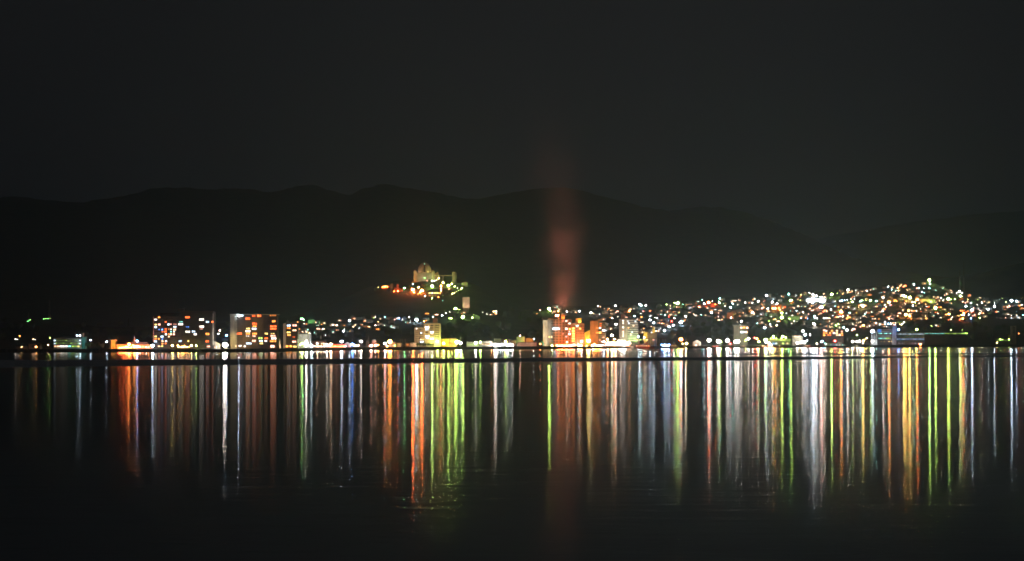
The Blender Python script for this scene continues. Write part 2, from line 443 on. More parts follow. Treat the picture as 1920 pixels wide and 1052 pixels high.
def house(px, py, wins='', lv=2, kind=None, wall=None, w=None, h=None, where=None, D=None, rz=None, floors=None, win_dy=None, label=None, base=None):
    """small house; wins = colour letters of the lit windows along its front"""
    kind = kind or rnd.choice(['gable', 'hip', 'hip', 'flat']); wn_, wm = WALLS[wall if wall is not None else rnd.randrange(6)]
    rn_, rm = ROOFS[rnd.randrange(3)]
    w = w or rnd.choice([8., 9.5, 11.]); h = h or rnd.choice([3.4, 5.6, 6.2]); d = 7.5
    if D: g = P(px, py, D); g.z = base if base is not None else LAND
    elif where == 'hill': g = hillp(px, py+3)
    elif where == 'shore' or py > 640: g = P(px, py, Ds(px)+35); g.z = LAND
    else: g = slope(px, py+3)
    rz = rnd.uniform(-.35, .35) if rz is None else rz
    kn = {'gable': 'gabled house', 'hip': 'hip-roofed house', 'flat': 'flat-roofed house'}[kind]
    r = thing(kn.replace(' ', '_').replace('-', '_'), '', kn, (g.x, g.y, g.z-.6), kn+'s of the shore town', rz)
    wl, rf = house_meshes(kind, w, d, h)
    put('wall', shared(('w', kind, w, h, wn_, wm.name), lambda: wl.mesh('wall', wm)), r)
    put('roof', shared(('r', kind, w, h, rn_), lambda: rf.mesh('roof', rm)), r)
    k = len(wins); zc = min(h-.9, max(1.9, P(px, py, g.y).z-g.z+.6))
    for i, c in enumerate(wins):
        x = (i-(k-1)/2)*(w*.8/max(2, k)) + (rnd.uniform(-1.5, 1.5) if k == 1 else 0)
        z = zc if (h < 5 or i % 3) else (zc+2.4 if zc < 3 else zc-2.4)
        ww = 1.5+.5*rnd.random()
        put('window', shared(('p', c, lv, round(ww, 1)), lambda: MB().box((-ww/2, -.10, -.7), (-.05, 0, .7)).box((.05, -.10, -.7), (ww/2, 0, .7)).mesh('window', pane_glow(c, {1: 1.2, 2: 3, 3: 7, 4: 16}[lv]))), r, (x, -.02, min(z, h-.8)))
    for i in range(2):                       # unlit windows
        x = rnd.uniform(-w*.38, w*.38)
        if abs(x) < .1 or k > 2: continue
        put('window', shared('dw', lambda: MB().box((-.6, -.07, -.6), (.6, 0, .6)).mesh('window', GLASSD)), r, (x, -.02, max(1.2, zc-2.2) if h > 5 else 1.5))
    if rnd.random() < (.75 if k else .35):   # added porch lamp, brightens the front of the house
        pc = rnd.choice('WWHHOCT'); x = rnd.uniform(-w*.35, w*.35)
        put('added_porch_lamp', shared(('pl', pc), lambda: MB().ball((0, 0, 0), .20, 6, 4, .8).box((-.05, 0, .18), (.05, 1.5, .26)).mesh('added_porch_lamp', glow(pc, 60))), r, (x, -1.52, 2.6))
    lit = {0: 'unlit', 1: 'one %s window', 2: 'two %s windows', 3: 'three %s windows', 4: 'four %s windows'}[min(k, 4)]
    if k: lit = lit % ('orange' if wins[0] in 'ORP' else CNAME[wins[0]].split()[-1])
    desc = (wn_+' '+kn+' with '+lit) if k else 'unlit '+wn_+' '+kn
    if label: r['label'] = label
    else: LINKED.append((r, px, py, desc))
    return r
# --- trees
def crown_mesh(seed, mat, h=9.0, r=4.2, n=420):
    q = random.Random(seed); m = MB()
    lobes = [(q.uniform(-.5, .5)*r, q.uniform(-.5, .5)*r, h*q.uniform(.45, .9), r*q.uniform(.45, .75)) for _ in range(9)]
    for i in range(n):
        x, y, z, rr = lobes[i % 9]
        a = q.uniform(0, 6.283); b = math.acos(q.uniform(-1, 1)); t = rr*(q.random()**.4)
        c = Vector((x+t*math.sin(b)*math.cos(a), y+t*math.sin(b)*math.sin(a), z+t*math.cos(b)*.8))
        u = Vector((q.gauss(0, 1), q.gauss(0, 1), q.gauss(0, 1))).normalized(); v = u.orthogonal().normalized(); s = q.uniform(.35, .8)
        m.poly([c-u*s, c-v*s*.6, c+u*s, c+v*s*.6])
    return m.mesh('crown', mat)
def trunk_mesh(seed):
    q = random.Random(seed); m = MB(); m.tube((0, 0, -1), (.2, 0, 4.5), .35, .2, 6)
    for i in range(5):
        a = q.uniform(0, 6.28); z = q.uniform(2.5, 4.4); m.tube((.1, 0, z), (2.4*math.cos(a), 2.4*math.sin(a), z+q.uniform(1.8, 3.4)), .14, .04, 5)
    return m.mesh('trunk', BARK)
CROWNS = [crown_mesh(i, LEAF if i % 2 else LEAF2) for i in range(6)]; TRUNKS = [trunk_mesh(i) for i in range(3)]
PINE = []
for i in range(2):
    q = random.Random(50+i); m = MB()
    for j in range(420):
        z = q.uniform(.15, 1)**.8; a = q.uniform(0, 6.28); rr = (1.02-z)*2.9*q.random()**.5
        c = Vector((rr*math.cos(a), rr*math.sin(a), 1.5+z*10)); u = Vector((math.cos(a), math.sin(a), -.5)).normalized(); v = Vector((-math.sin(a), math.cos(a), 0)); s = q.uniform(.4, .8)
        m.poly([c-u*s, c-v*s*.5, c+u*s, c+v*s*.5])
    PINE.append(m.mesh('crown', LEAF2))
def tree(px, py, s=1.0, where=None, D=None, pine=False, base=None, near=None):
    """tree whose foot stands where this pixel looks"""
    if D: g = P(px, py, D); g.z = base if base is not None else g.z
    elif where == 'hill': g = hillp(px, py)
    elif where == 'shore': g = P(px, py, Ds(px)+25); g.z = LAND
    else: g = slope(px, py)
    i = rnd.randrange(6); s *= rnd.uniform(.8, 1.2)
    r = thing('pine_tree' if pine else 'broadleaf_tree', '', 'tree', g, 'dark trees around the town', rnd.uniform(0, 6))
    cr = put('crown', PINE[i % 2] if pine else CROWNS[i], r); cr.scale = (s, s, s*rnd.uniform(.85, 1.15))
    tr = put('trunk', TRUNKS[i % 3], r); tr.scale = (s, s, s)
    LINKED.append((r, px, py-6*s, ('dark pointed conifer' if pine else ('dark round tree' if i % 2 == 0 else 'dark leafy tree'))))
    return r
# --- floodlights: fixtures with their own spot lamp, some added to brighten things
def flood(px, py, D, c, watt, aim, deg=70, base=LAND, size=.5, blend=.6, visible=2, gain=4.5):
    p = P(px, py, D)
    if base == LAND: p.z = max(p.z, LAND+.6)
    r = thing('floodlight', '', 'floodlight', p, 'floodlights aimed at facades')
    a = P(*aim); d = (a-p).normalized(); q = d.to_track_quat('-Z', 'Y')
    h = MB().box((-.45, -.35, .06), (.45, .35, .5)); ho = h.obj('housing', METAL, r); ho.rotation_euler = q.to_euler()
    ln = MB().box((-.38, -.28, 0), (.38, .28, .05)).obj('lens', glow(c, LAMPE[visible]), r); ln.rotation_euler = q.to_euler()
    hgt = p.z-base
    if hgt > .3: MB().tube((0, .2, -hgt), (0, .2, -.1), .1, .08, 6).obj('post', METAL, r)
    L = bpy.data.lights.new('flood_beam', 'SPOT'); L.energy = watt*gain; L.color = PAL[c]; L.spot_size = math.radians(deg); L.spot_blend = blend; L.shadow_soft_size = size
    lo = bpy.data.objects.new('flood_beam', L); col.objects.link(lo); lo.parent = r; lo.rotation_euler = q.to_euler(); lo.location = d*.6
    LINKED.append((r, px, py, CNAME[c]+' floodlight'))
    return r
# ------------------------------------------------------------------ apartment blocks and hotels along the shore
def grid_windows(parent, tab, ox, oy, s, D, e=2.2, hmin=2.2):
    for t in tab:
        cx, cy, w, h, c = t[:5]; ee = t[5] if len(t) > 5 else e
        win(parent, ox+cx/s, oy+cy/s, w/s*.85, max(hmin, h/s*.75), D, c, ee)
def slabs(parent, x0, x1, ys, D, out, mat, name='balcony', th=.22, rail=True):
    """one balcony per floor: slab with an upstand"""
    o = parent.location
    for y in ys:
        a = P(x0, y, D); b = P(x1, y, D)
        q = MB().box((a.x-o.x, D-out-o.y, a.z-o.z-th), (b.x-o.x, D-o.y-.01, a.z-o.z))
        if rail: q.box((a.x-o.x, D-out-o.y, a.z-o.z+.003), (b.x-o.x, D-out-o.y+.12, a.z-o.z+1.0))
        q.obj(name, mat, parent)

# dark block of flats on the left shore
D = Ds(343)+28
r = thing('apartment_building', 'wide dark block of flats with scattered lit windows on the left shore', 'apartment building', (P(343, 650, D).x, D, LAND))
blk(r, 'left_wing', 287, 338, 592, 657, D, 18, DARKC, LAND); blk(r, 'main_wing', 338.2, 399.5, 584.5, 657, D-1.5, 20, DARKC, LAND)
blk(r, 'roof_storey', 300, 338, 586.5, 592, D+3, 12, DARKC); blk(r, 'penthouse', 333, 346.5, 578.5, 584.4, D+3, 8, DARKC)
blk(r, 'parapet', 338, 399.8, 583.6, 584.4, D-1.7, .5, BROWN); blk(r, 'antenna', 344.7, 345.5, 576, 583, D+1.5, .5, METAL)
blk(r, 'edge_pilaster', 399.0, 399.9, 588, 648, D-1.9, .4, WHITE); blk(r, 'edge_pilaster', 287, 288, 594, 640, D-.4, .39, PINK)
ys = [597+4.62*i for i in range(12)]
slabs(r, 288.5, 338, ys, D, 1.3, DARKC); slabs(r, 339, 398, [589.5+4.62*i for i in range(13)], D-1.5, 1.2, DARKC)
T = [(130,325,60,40,'W'),(205,275,50,35,'O'),(340,372,40,25,'R'),(130,428,50,22,'Y'),(203,425,60,40,'P'),(400,425,50,45,'C'),(448,422,25,30,'P'),(133,480,55,45,'C'),
 (530,420,85,15,'P',.5),(530,475,75,40,'C'),(655,372,95,22,'T',1.0),(650,420,115,45,'W'),(792,275,110,50,'R'),(1085,322,120,50,'W'),(1210,372,80,45,'C'),
 (205,530,30,28,'B'),(268,530,36,36,'B'),(340,522,50,30,'R'),(405,522,15,20,'O'),(450,522,30,35,'W'),(525,530,70,45,'H'),(792,478,85,28,'B',.9),(1085,470,115,50,'W'),
 (1075,518,80,22,'P',.9),(272,575,36,22,'R'),(335,572,70,45,'R'),(448,575,30,28,'T'),(512,575,30,28,'W'),(797,575,110,50,'W'),(920,572,85,45,'C'),(345,630,42,40,'W'),
 (402,625,22,26,'O'),(443,628,42,45,'H'),(510,630,45,45,'P'),(952,628,75,45,'W'),(1207,625,95,55,'O'),(130,675,48,30,'Y'),(265,678,70,45,'C'),(403,678,40,42,'H'),
 (130,725,50,36,'O'),(198,725,40,34,'O'),(270,730,30,28,'B'),(128,778,66,50,'C'),(272,772,45,40,'H'),(347,772,46,38,'W'),(640,772,80,45,'C'),(810,770,30,30,'Y'),
 (1205,775,85,50,'R'),(272,825,40,28,'O'),(340,822,36,25,'R'),(203,878,55,30,'H'),(268,878,45,32,'Y'),(1225,882,85,40,'P'),(1310,372,40,40,'R',4)]
grid_windows(r, [t for t in T if t[0] < 640], 280, 570, 11.077, D-1.4, 2.6)
grid_windows(r, [t for t in T if t[0] >= 640], 280, 570, 11.077, D-2.75, 2.6)
for j in range(12):
    for x in (293, 299, 305, 311, 317, 322, 327, 333, 345, 352, 359, 366, 373, 380, 387, 394):
        y = 594.2+4.62*j
        if all(abs(280+t[0]/11.077-x) > 4 or abs(570+t[1]/11.077-y) > 2.6 for t in T): win(r, x, y, 3.6, 1.7, D-.02 if x < 338 else D-1.52, 'O' if (j*5+int(x)) % 3 else 'H', .012+.05*rnd.random()**3, n=2)
for x, lv, c in ((323.3, 3, 'Y'), (333.6, 3, 'O'), (346, 2, 'O'), (359, 3, 'Y'), (368, 3, 'G')): lamp(x, 648, c, lv, D=Ds(x)+15)
for i in range(8): lamp(334.5+i*2.9, 650.4, 'O' if i % 3 else 'Y', 2, D=Ds(343)+9)

# tower of flats with cream stacked balconies
D = Ds(475)+30
r = thing('apartment_building', 'block of flats with a flat cream roof edge and cream stacked end balconies', 'apartment building', (P(475, 650, D).x, D, LAND))
blk(r, 'main_wing', 444, 519.5, 590.4, 657, D, 16, BROWN, LAND); blk(r, 'roof', 430.5, 521.2, 588.8, 590.3, D-2.2, 20, CREAM)
blk(r, 'end_wing', 432.5, 443.7, 590.6, 652, D-.6, 15, CREAM, LAND)
o = r.location
for i in range(13):
    y = 594.2+4.35*i
    for xa, xb in ((431.2, 434.6), (439.6, 444.6)): blk(r, 'balcony', xa, xb, y-1.4, y+1.1, D-1.9, 1.25, CREAM)
slabs(r, 444.8, 519, [594.6+4.35*i for i in range(13)], D, 1.3, BROWN)
for x in (456, 471, 483.7, 494.7, 504.5): blk(r, 'party_wall', x-.3, x+.3, 591.5, 651, D-1.4, 1.39, BROWN)
T = [(325,330,85,30,'C'),(415,368,65,36,'R'),(485,335,50,30,'R',1.6),(550,335,55,30,'R',4),(715,330,90,25,'O',.8),(495,430,65,36,'R'),(495,460,55,20,'O'),(725,400,50,28,'O'),
 (720,460,90,30,'R',3),(720,490,90,25,'R'),(415,487,50,20,'Y'),(490,490,65,28,'C'),(415,518,70,30,'W'),(310,547,75,30,'R'),(415,548,60,28,'O'),(495,548,65,28,'O'),(635,548,45,25,'Y'),
 (710,547,60,15,'Y',1),(410,577,50,14,'W',1),(487,577,50,18,'P'),(715,575,70,28,'P'),(565,603,60,25,'G',2.4),(633,603,50,25,'R'),(725,605,70,28,'W'),(487,635,55,32,'P'),(570,636,50,22,'C'),
 (630,635,40,22,'W'),(715,637,90,30,'O'),(425,664,80,28,'C'),(575,665,50,22,'Y'),(320,695,40,22,'W',4),(375,700,25,15,'W',3),(270,698,15,15,'H'),(710,700,60,35,'P',5)]
grid_windows(r, T, 400, 540, 6.4, D-1.45, 2.6)
lamp(498, 652.4, 'O', 3); lamp(421.9, 646.5, 'W', 5); lamp(424.8, 647, 'C', 3); lamp(412.5, 620, 'P', 4); lamp(410, 625.5, 'C', 3); lamp(425, 629, 'B', 3, 'x'); lamp(401, 625, 'G', 3); lamp(447.5, 592, 'C', 3, D=D-3, base=P(447, 594, D).z)
flood(422, 652, Ds(420)+8, 'Y', 26000, (437, 618, D), 60)
house(403, 645, 'H', 1, 'gable', 0, rz=0.1)

for j in range(13):
    for x, w_ in ((450, 5), (465.5, 7), (477.5, 6), (489, 6), (499, 5.5), (512, 9)):
        y = 596.6-3.0+4.35*j
        if all(abs(400+t[0]/6.4-x) > 6 or abs(540+t[1]/6.4-y) > 3 for t in T): win(r, x, y, w_, 1.7, D-.02, 'O' if (j*7+int(x)) % 3 else 'H', .03+.10*rnd.random()**3)
# narrow small block beside it
D = Ds(545)+34
r = thing('apartment_building', 'narrow dark block of flats with a pale side wall, beside the cream-edged flats', 'apartment building', (P(545, 650, D).x, D, LAND))
blk(r, 'side_wall', 531, 535.8, 606.5, 652, D-.8, 14, GREY, LAND); blk(r, 'main_wing', 536, 558, 604.5, 657, D, 14, DARKC, LAND); blk(r, 'stair_tower', 537.5, 540, 600, 604.4, D+4, 4, GREY)
slabs(r, 536.5, 557.5, [612.6+4.7*i for i in range(8)], D, 1.2, DARKC)
T = [(905,450,55,26,'C'),(975,450,60,28,'P'),(905,482,55,20,'O'),(973,508,55,25,'H'),(905,533,60,22,'Y'),(908,565,50,22,'O'),(965,588,40,12,'R',.8),(972,645,55,25,'P',4),(885,700,30,25,'O',5),(930,700,30,25,'O',5),(980,703,50,22,'Y')]
grid_windows(r, T, 400, 540, 6.4, D-1.35, 2.8)
flood(527, 651, Ds(527)+10, 'H', 9000, (534, 625, D), 80)

# cream stepped block below the white hillside lamps
D = Ds(800)+34
r = thing('apartment_building', 'cream stepped block of flats with bright white stair landings, before a dark grove', 'apartment building', (P(800, 650, D).x, D, LAND))
blk(r, 'low_wing', 777, 794.6, 614.3, 652, D, 13, CREAM, LAND); blk(r, 'stair_wing', 794.8, 813.6, 606.6, 652, D-.7, 15, CREAM, LAND)
blk(r, 'high_wing', 813.8, 825.6, 606, 652, D-1.6, 15, CREAM, LAND); blk(r, 'roof_tower', 811.6, 820, 596.6, 605.9, D+2, 7, PINK)
for i, y in enumerate([618.5+4.1*i for i in range(7)]):
    blk(r, 'balcony', 778.5, 793.5, y, y+.7, D-.6, .58, DARKC)
    if i % 2 == 0: blk(r, 'window', 786, 789.5, y-1.8, y-.2, D-.3, .28, GLASSD)
for y in (609.8, 614, 618.3, 622.5, 626.8, 631.2): blk(r, 'window', 815.4, 823.3, y, y+1.4, D-1.75, .14, GLASSD)
for y in (609.6, 613.9, 618.2, 626.7, 635.2): blk(r, 'window', 806.5, 812.8, y, y+2.2, D-.85, .14, GLASSD)
for y in (611, 622, 634): blk(r, 'window', 798, 803, y, y+2, D-.86, .14, GLASSD)
T = [(1270,565,95,42,'W',5),(1270,612,85,24,'C',2.4),(1275,745,95,40,'W',4),(1275,785,80,12,'C',1.5),(1365,660,80,45,'W',5),(1365,790,85,40,'W',4),(1365,700,70,12,'H',1.6),(1065,592,30,22,'W'),(1155,675,24,24,'C',4),(1150,805,24,20,'H'),(1190,807,20,20,'Y'),(1165,852,80,25,'C',4)]
grid_windows(r, T, 680, 560, 10.52, D-1.1, 2.4)
lamp(820, 640.3, 'G', 4, D=D-6)
flood(790, 652, Ds(790)+6, 'H', 6000, (788, 628, D), 100); flood(818, 652, Ds(818)+6, 'Y', 7000, (815, 628, D), 100)

# long orange-lit hotel
D = Ds(1066)+30
r = thing('hotel', 'large hotel bathed in orange light with a white end slab and punched windows', 'hotel', (P(1060, 650, D).x, D, LAND))
HOTEL = r
blk(r, 'end_slab', 1018, 1026.3, 600.3, 648, D-3, 12, WHITE, LAND); blk(r, 'side_wing', 1026.5, 1037.6, 599, 650, D-1, 14, GREY, LAND)
blk(r, 'main_wing', 1037.8, 1071.8, 599.2, 652, D-2.5, 18, PINK, LAND); blk(r, 'annex', 1072, 1095.5, 606.2, 652, D-1.6, 15, PINK, LAND)
blk(r, 'lift_tower', 1041, 1049, 589.3, 599.1, D+2, 7, ORANGE); blk(r, 'lift_tower', 1052, 1059, 589, 599.1, D+.5, 7, ORANGE); blk(r, 'plant_room', 1036.8, 1045.6, 593.4, 599.1, D-2.3, 3, DARKC)
blk(r, 'roof_block', 1079.3, 1084, 597, 606.1, D+1, 7, ORANGE); blk(r, 'roof_block', 1084.2, 1090.3, 596.6, 606.1, D, 8, YELLOW); blk(r, 'roof_edge', 1028, 1037, 597, 598.9, D-.9, 1, ORANGE)
q = MB(); o = r.location
for x in (1039.5, 1042.5, 1045.5, 1048.5, 1051.5):
    a = P(x, 589, D+3); b = P(x, 578, D+3); q.tube((a.x-o.x, D+3-o.y, a.z-o.z), (b.x-o.x, D+3-o.y, b.z-o.z), .14, .14, 5)
for y in (578.2, 583.5):
    a = P(1039, y, D+3); b = P(1052, y, D+3); q.tube((a.x-o.x, D+3-o.y, a.z-o.z), (b.x-o.x, D+3-o.y, b.z-o.z), .12, .12, 5)
q.obj('roof_frame', METAL, r)
for i, y in enumerate((601.7, 606.6, 611.4, 616.4, 621.2, 626.4, 631.4, 636.1, 641.2)):
    for x in (1039.3, 1044.4, 1050.7, 1056.6, 1062.4, 1068.2):
        blk(r, 'window', x-1.5, x+1.5, y-1.1, y+1.2, D-2.62, .11, GLASSD)
    blk(r, 'floor_band', 1038, 1071.7, y+2.0, y+2.35, D-2.72, .2, PINK)
    q = MB(); frontbox(q, o, 1033, 1037.4, y-.6, y+1.0, D-2.6, 1.55); q.obj('balcony', DARKC, r)
for i, y in enumerate((611.4, 616.2, 621.0, 625.7, 630.6, 635.4, 640.4)):
    for x in (1081, 1084.4, 1087.8, 1091, 1093.6): blk(r, 'window', x-.7, x+.7, y-1, y+1, D-1.72, .11, GLASSD)
    blk(r, 'balcony', 1072.4, 1079.5, y+1.2, y+2.0, D-2.9, 1.28, PINK)
    if i: win(r, 1075, 615.9+4.75*(i-1), 4.4, 2.2, D-2.0, 'O', 9)
T = [(975,400,40,30,'W',3),(1030,445,40,30,'W',3.4),(975,540,40,36,'W',4),(1035,545,36,24,'O',6),(1030,635,40,32,'W',4),(985,780,32,30,'H',7),(1030,590,30,14,'C',1),(915,400,24,18,'P',1),(975,683,36,18,'C',1),(915,632,24,20,'P',1),
     (1222,540,26,26,'O',6),(668,685,22,18,'Y',3),(710,685,24,20,'H',3),(1100,832,66,26,'W',8),(800,832,44,20,'P',4)]
grid_windows(r, T, 960, 560, 9.5625, D-3.05, 2.4)
sg = MB(); c0 = P(1042.5, 616.4, D-4.2); sg.v = []; 
n = 20; fr = [(c0.x-o.x+5.2*math.cos(2*math.pi*i/n), c0.z-o.z+1.15*math.sin(2*math.pi*i/n)) for i in range(n)]
sg.prism(fr, D-4.2-o.y, D-3.4-o.y); sg.obj('sign', pane_glow('C', 6), r, None)['label'] = 'glowing oval white sign'
lamp(1082.2, 611, 'T', 2, D=D-3, base=LAND); lamp(1046.8, 583.2, 'O', 3, D=D+1, base=P(1047, 589, D).z)
lamp(1103.5, 639, 'Y', 5); lamp(1084.2, 647, 'W', 3); lamp(1093.8, 646.7, 'O', 3); lamp(1090.5, 640, 'C', 3)
for x in (1044, 1056, 1068, 1082, 1092): flood(x, 652.4, Ds(x)+5, 'R' if x < 1060 else 'O', 5000, (x+1, 620, D-2), 70)
flood(1021, 652, Ds(1021)+5, 'T', 15000, (1021, 624, D-3), 50); flood(1031, 651, Ds(1031)+5, 'N', 1500, (1031, 625, D), 60)
flood(1056, 598.6, D-1.5, 'O', 900, (1056, 594, D+.5), 110, base=P(1056, 599.2, D).z); flood(1086, 605.6, D-2.5, 'Y', 1000, (1087, 601, D), 120, base=P(1086, 606.2, D).z); flood(1046, 598, D-2, 'O', 450, (1045, 594, D+2), 120, base=P(1046, 599.2, D).z)
for i, x in enumerate((1045, 1049.5, 1054, 1058, 1062, 1067, 1071)): lamp(x, 649.5-(i % 2)*.8, 'RROROOR'[i], 4, D=Ds(x)+7)  # promenade lamps, most added to redden the streaks on the water
lamp(1086.5, 648.3, 'O', 4, D=Ds(1086)+7); lamp(1089.5, 648, 'O', 4, D=Ds(1089)+7)  # added lamps, deepen the orange streak below the roof block
# yellow lit neighbour
D2 = Ds(1101)+75
r = thing('building', 'low windowless ochre building glowing yellow between the hotel and the orange tower', 'building', (P(1101, 650, D2).x, D2, LAND))
blk(r, 'wall', 1096.5, 1107, 624, 652, D2, 12, YELLOW, LAND)
q = MB(); a = P(1096.3, 624, D2); b = P(1107, 618.4, D2); o = r.location
q.prism([(a.x-o.x, a.z-o.z+.02), (b.x-o.x, a.z-o.z+.02), (b.x-o.x, b.z-o.z)], -.2, 12.2); q.obj('roof', YELLOW, r)
flood(1104.5, 645, D2-14, 'Y', 7000, (1101, 630, D2), 120)

# orange tower
D = Ds(1121)+45
r = thing('apartment_tower', 'slim tower lit deep orange with open railed balconies on its right face', 'apartment tower', (P(1121, 650, D).x, D, LAND))
blk(r, 'left_wing', 1107, 1121.6, 601.6, 652, D, 13, ORANGE, LAND); blk(r, 'right_wing', 1121.8, 1134.5, 603, 652, D+1.6, 12, DARKC, LAND); blk(r, 'roof_box', 1121, 1126, 598.2, 602.9, D+3, 5, ORANGE)
blk(r, 'antenna', 1119.3, 1119.8, 590.5, 601.5, D+2, .4, METAL)
for x in (1110, 1112.5, 1117): blk(r, 'vent', x, x+.9, 599.6, 601.5, D+2, 1, ORANGE)
for i in range(10):
    y = 604.2+4.1*i
    blk(r, 'balcony', 1106.2, 1108.4, y, y+1.7, D-.8, .78, ORANGE); blk(r, 'balcony', 1118.4, 1121.6, y, y+1.6, D-.9, .88, ORANGE)
    slabs(r, 1122, 1136, [y+1.5], D+1.6, 2.2, METAL)
for x in (1113.2, 1116.2): blk(r, 'pilaster', x, x+.5, 603, 645, D-.35, .34, ORANGE)
T = [(335,522,40,30,'W',4),(402,570,62,42,'C',6),(335,612,48,38,'O',7),(345,445,46,22,'R',1.2),(345,490,46,22,'R',1),(335,745,36,30,'P',3),(395,700,40,24,'P',3),(283,612,26,26,'O',5),(283,525,22,20,'O',2)]
grid_windows(r, T, 1090, 560, 9.5625, D-.2, 2.4)
for x in (1109, 1117): flood(x, 650, Ds(x)+10, 'O', 8500, (x, 620, D), 80)

# white tower with a round tank on top
D = Ds(1179)+48
r = thing('apartment_tower', 'white tower with dark balcony stripes and a round tank on its roof', 'apartment tower', (P(1179, 650, D).x, D, LAND))
blk(r, 'stair_wing', 1161.5, 1176.6, 598, 652, D-1.2, 13, CREAM, LAND); blk(r, 'balcony_wing', 1176.8, 1196, 599.6, 652, D+1.5, 10, DARKC, LAND)
for i in range(10):
    y = 599.6+4.15*i; blk(r, 'balcony', 1176.9, 1196.8, y, y+2.5, D, 1.48, WHITE); blk(r, 'edge', 1160.7, 1161.4, y-.6, y+2, D-1, 3, CREAM)
o = r.location; c0 = P(1168.5, 598, D+4)
q = MB().lathe((c0.x-o.x, D+4-o.y, c0.z-o.z), [(0, 0), (3.1, .1), (3.2, 5.6), (2.9, 6.5), (0, 6.8)], 14); smooth_shade(q.obj('tank', PINK, r))
for x in (1165.2, 1167.4, 1169.6, 1171.6): blk(r, 'mast', x-.2, x+.2, 578, 588.8, D+4, .4, METAL)
for y in (395, 440, 515, 595, 635, 675): win(r, 1090+750/9.5625, 560+y/9.5625, 1.6, 1.8, D-1.25, 'W' if y != 595 else 'P', 6, n=1)
for x, y, c in ((790, 390, 'Y'), (835, 395, 'C'), (850, 432, 'C'), (935, 475, 'H'), (845, 513, 'O'), (912, 592, 'C'), (888, 633, 'H'), (970, 397, 'C')): win(r, 1090+x/9.5625, 560+y/9.5625+1.1, 2, 1.5, D-.05, c, 4, n=1)
flood(1166, 650, Ds(1166)+10, 'H', 9000, (1168, 622, D), 90); flood(1187, 650, Ds(1187)+10, 'W', 8000, (1187, 620, D), 90); flood(1192, 641, D-10, 'G', 2500, (1188, 636, D), 120)
# ------------------------------------------------------------------ domed hall on the hill
D = hillp(795, 526).y - 10
zb = P(795, 527, D).z
r = thing('domed_hall', 'pale domed hall with corner turrets floodlit on the dark wooded hill', 'domed hall', (P(795, 527, D).x, D, zb-6))
o = r.location
blk(r, 'hall_block', 781.2, 809.2, 512, 527, D, 30, GREY, zb-6)
c0 = P(796, 512, D+15); R = 13*K*D
q = MB().lathe((c0.x-o.x, c0.y-o.y, c0.z-o.z), [(R*math.cos(a*math.pi/24), 20.0*K*D*math.sin(a*math.pi/24)*1.0) for a in range(13)], 28); dm = smooth_shade(q.obj('dome', CREAM, r)); dm['label'] = 'tall ribbed egg-shaped dome'
for a in range(0, 18):
    t = math.pi*2*a/18; q = MB()
    for j in range(9):
        u = j*math.pi/18.5; v = (j+1)*math.pi/18.5
        f = lambda w: (c0.x-o.x+1.004*R*math.cos(w)*math.cos(t), c0.y-o.y+1.004*R*math.cos(w)*math.sin(t), c0.z-o.z+20.0*K*D*math.sin(w)*1.004)
        q.tube(f(u), f(v), .22, .22, 4, False)
    if math.sin(t) < .3: q.obj('rib', WHITE, r)
for i, y in enumerate((497, 499.4, 501.8, 504.2, 506.6, 509)):
    yy = D+15-R*math.sqrt(max(.02, 1-((512-y)/20.0)**2))*1.01
    blk(r, 'window', 794.2, 797.6, y-1, y+.9, yy-.9, .8, GLASSD)
win(r, 796, 495.3, 1.8, 1.8, D+15-R*.42-1.5, 'T', 8, n=1); win(r, 796.3, 521.2, 2.8, 1.6, D, 'N', 5); win(r, 801, 527-.4, 1.2, 1.2, D-.4, 'P', 4, n=1)
blk(r, 'dome_finial', 795.6, 796.4, 489.5, 492.3, D+15, 1, CREAM)
for (xa, xb) in ((775.6, 781), (809.4, 814.6)):
    blk(r, 'turret', xa, xb, 508, 528, D-3, 6, CREAM, zb-6)
    c1 = P((xa+xb)/2, 508, D); q = MB().lathe((c1.x-o.x, c1.y-o.y, c1.z-o.z), [(2.9, 0), (2.1, .8), (.7, 2.4), (.45, 3.2), (0, 6.2)], 10); q.obj('finial', PINK, r)
blk(r, 'lower_terrace', 772, 785, 527.2, 534, D-8, 12, PINK, zb-12)
Dd = D
flood(788, 529, D-22, 'H', 8500, (793, 508, D+5), 90, base=hillp(788, 529).z, gain=1.3); flood(803, 530, D-22, 'Y', 8500, (799, 506, D+5), 90, base=hillp(803, 530).z, gain=1.3)
flood(777, 530, D-14, 'O', 7000, (778, 516, D), 70, base=hillp(777, 531).z, gain=1.3); flood(812, 529, D-14, 'G', 8000, (812, 516, D), 70, base=hillp(812, 529).z, gain=1.3)
for x in (784.5, 790, 802, 807.5): flood(x, 511.2, D+1.2, 'H' if x < 796 else 'Y', 1700, (796+(x-796)*.55, 503, D+6), 130, base=P(x, 512, D).z, visible=1, gain=1.0)  # extra floods added on the hall roof to brighten the dome
for x, ax in ((780, 788), (812, 804)): flood(x, 511.4, D+14, 'H', 2400, (ax, 502, D+15), 130, base=P(x, 512, D).z, visible=1, gain=1.0)  # added side floods, lift the dim edges of the dome
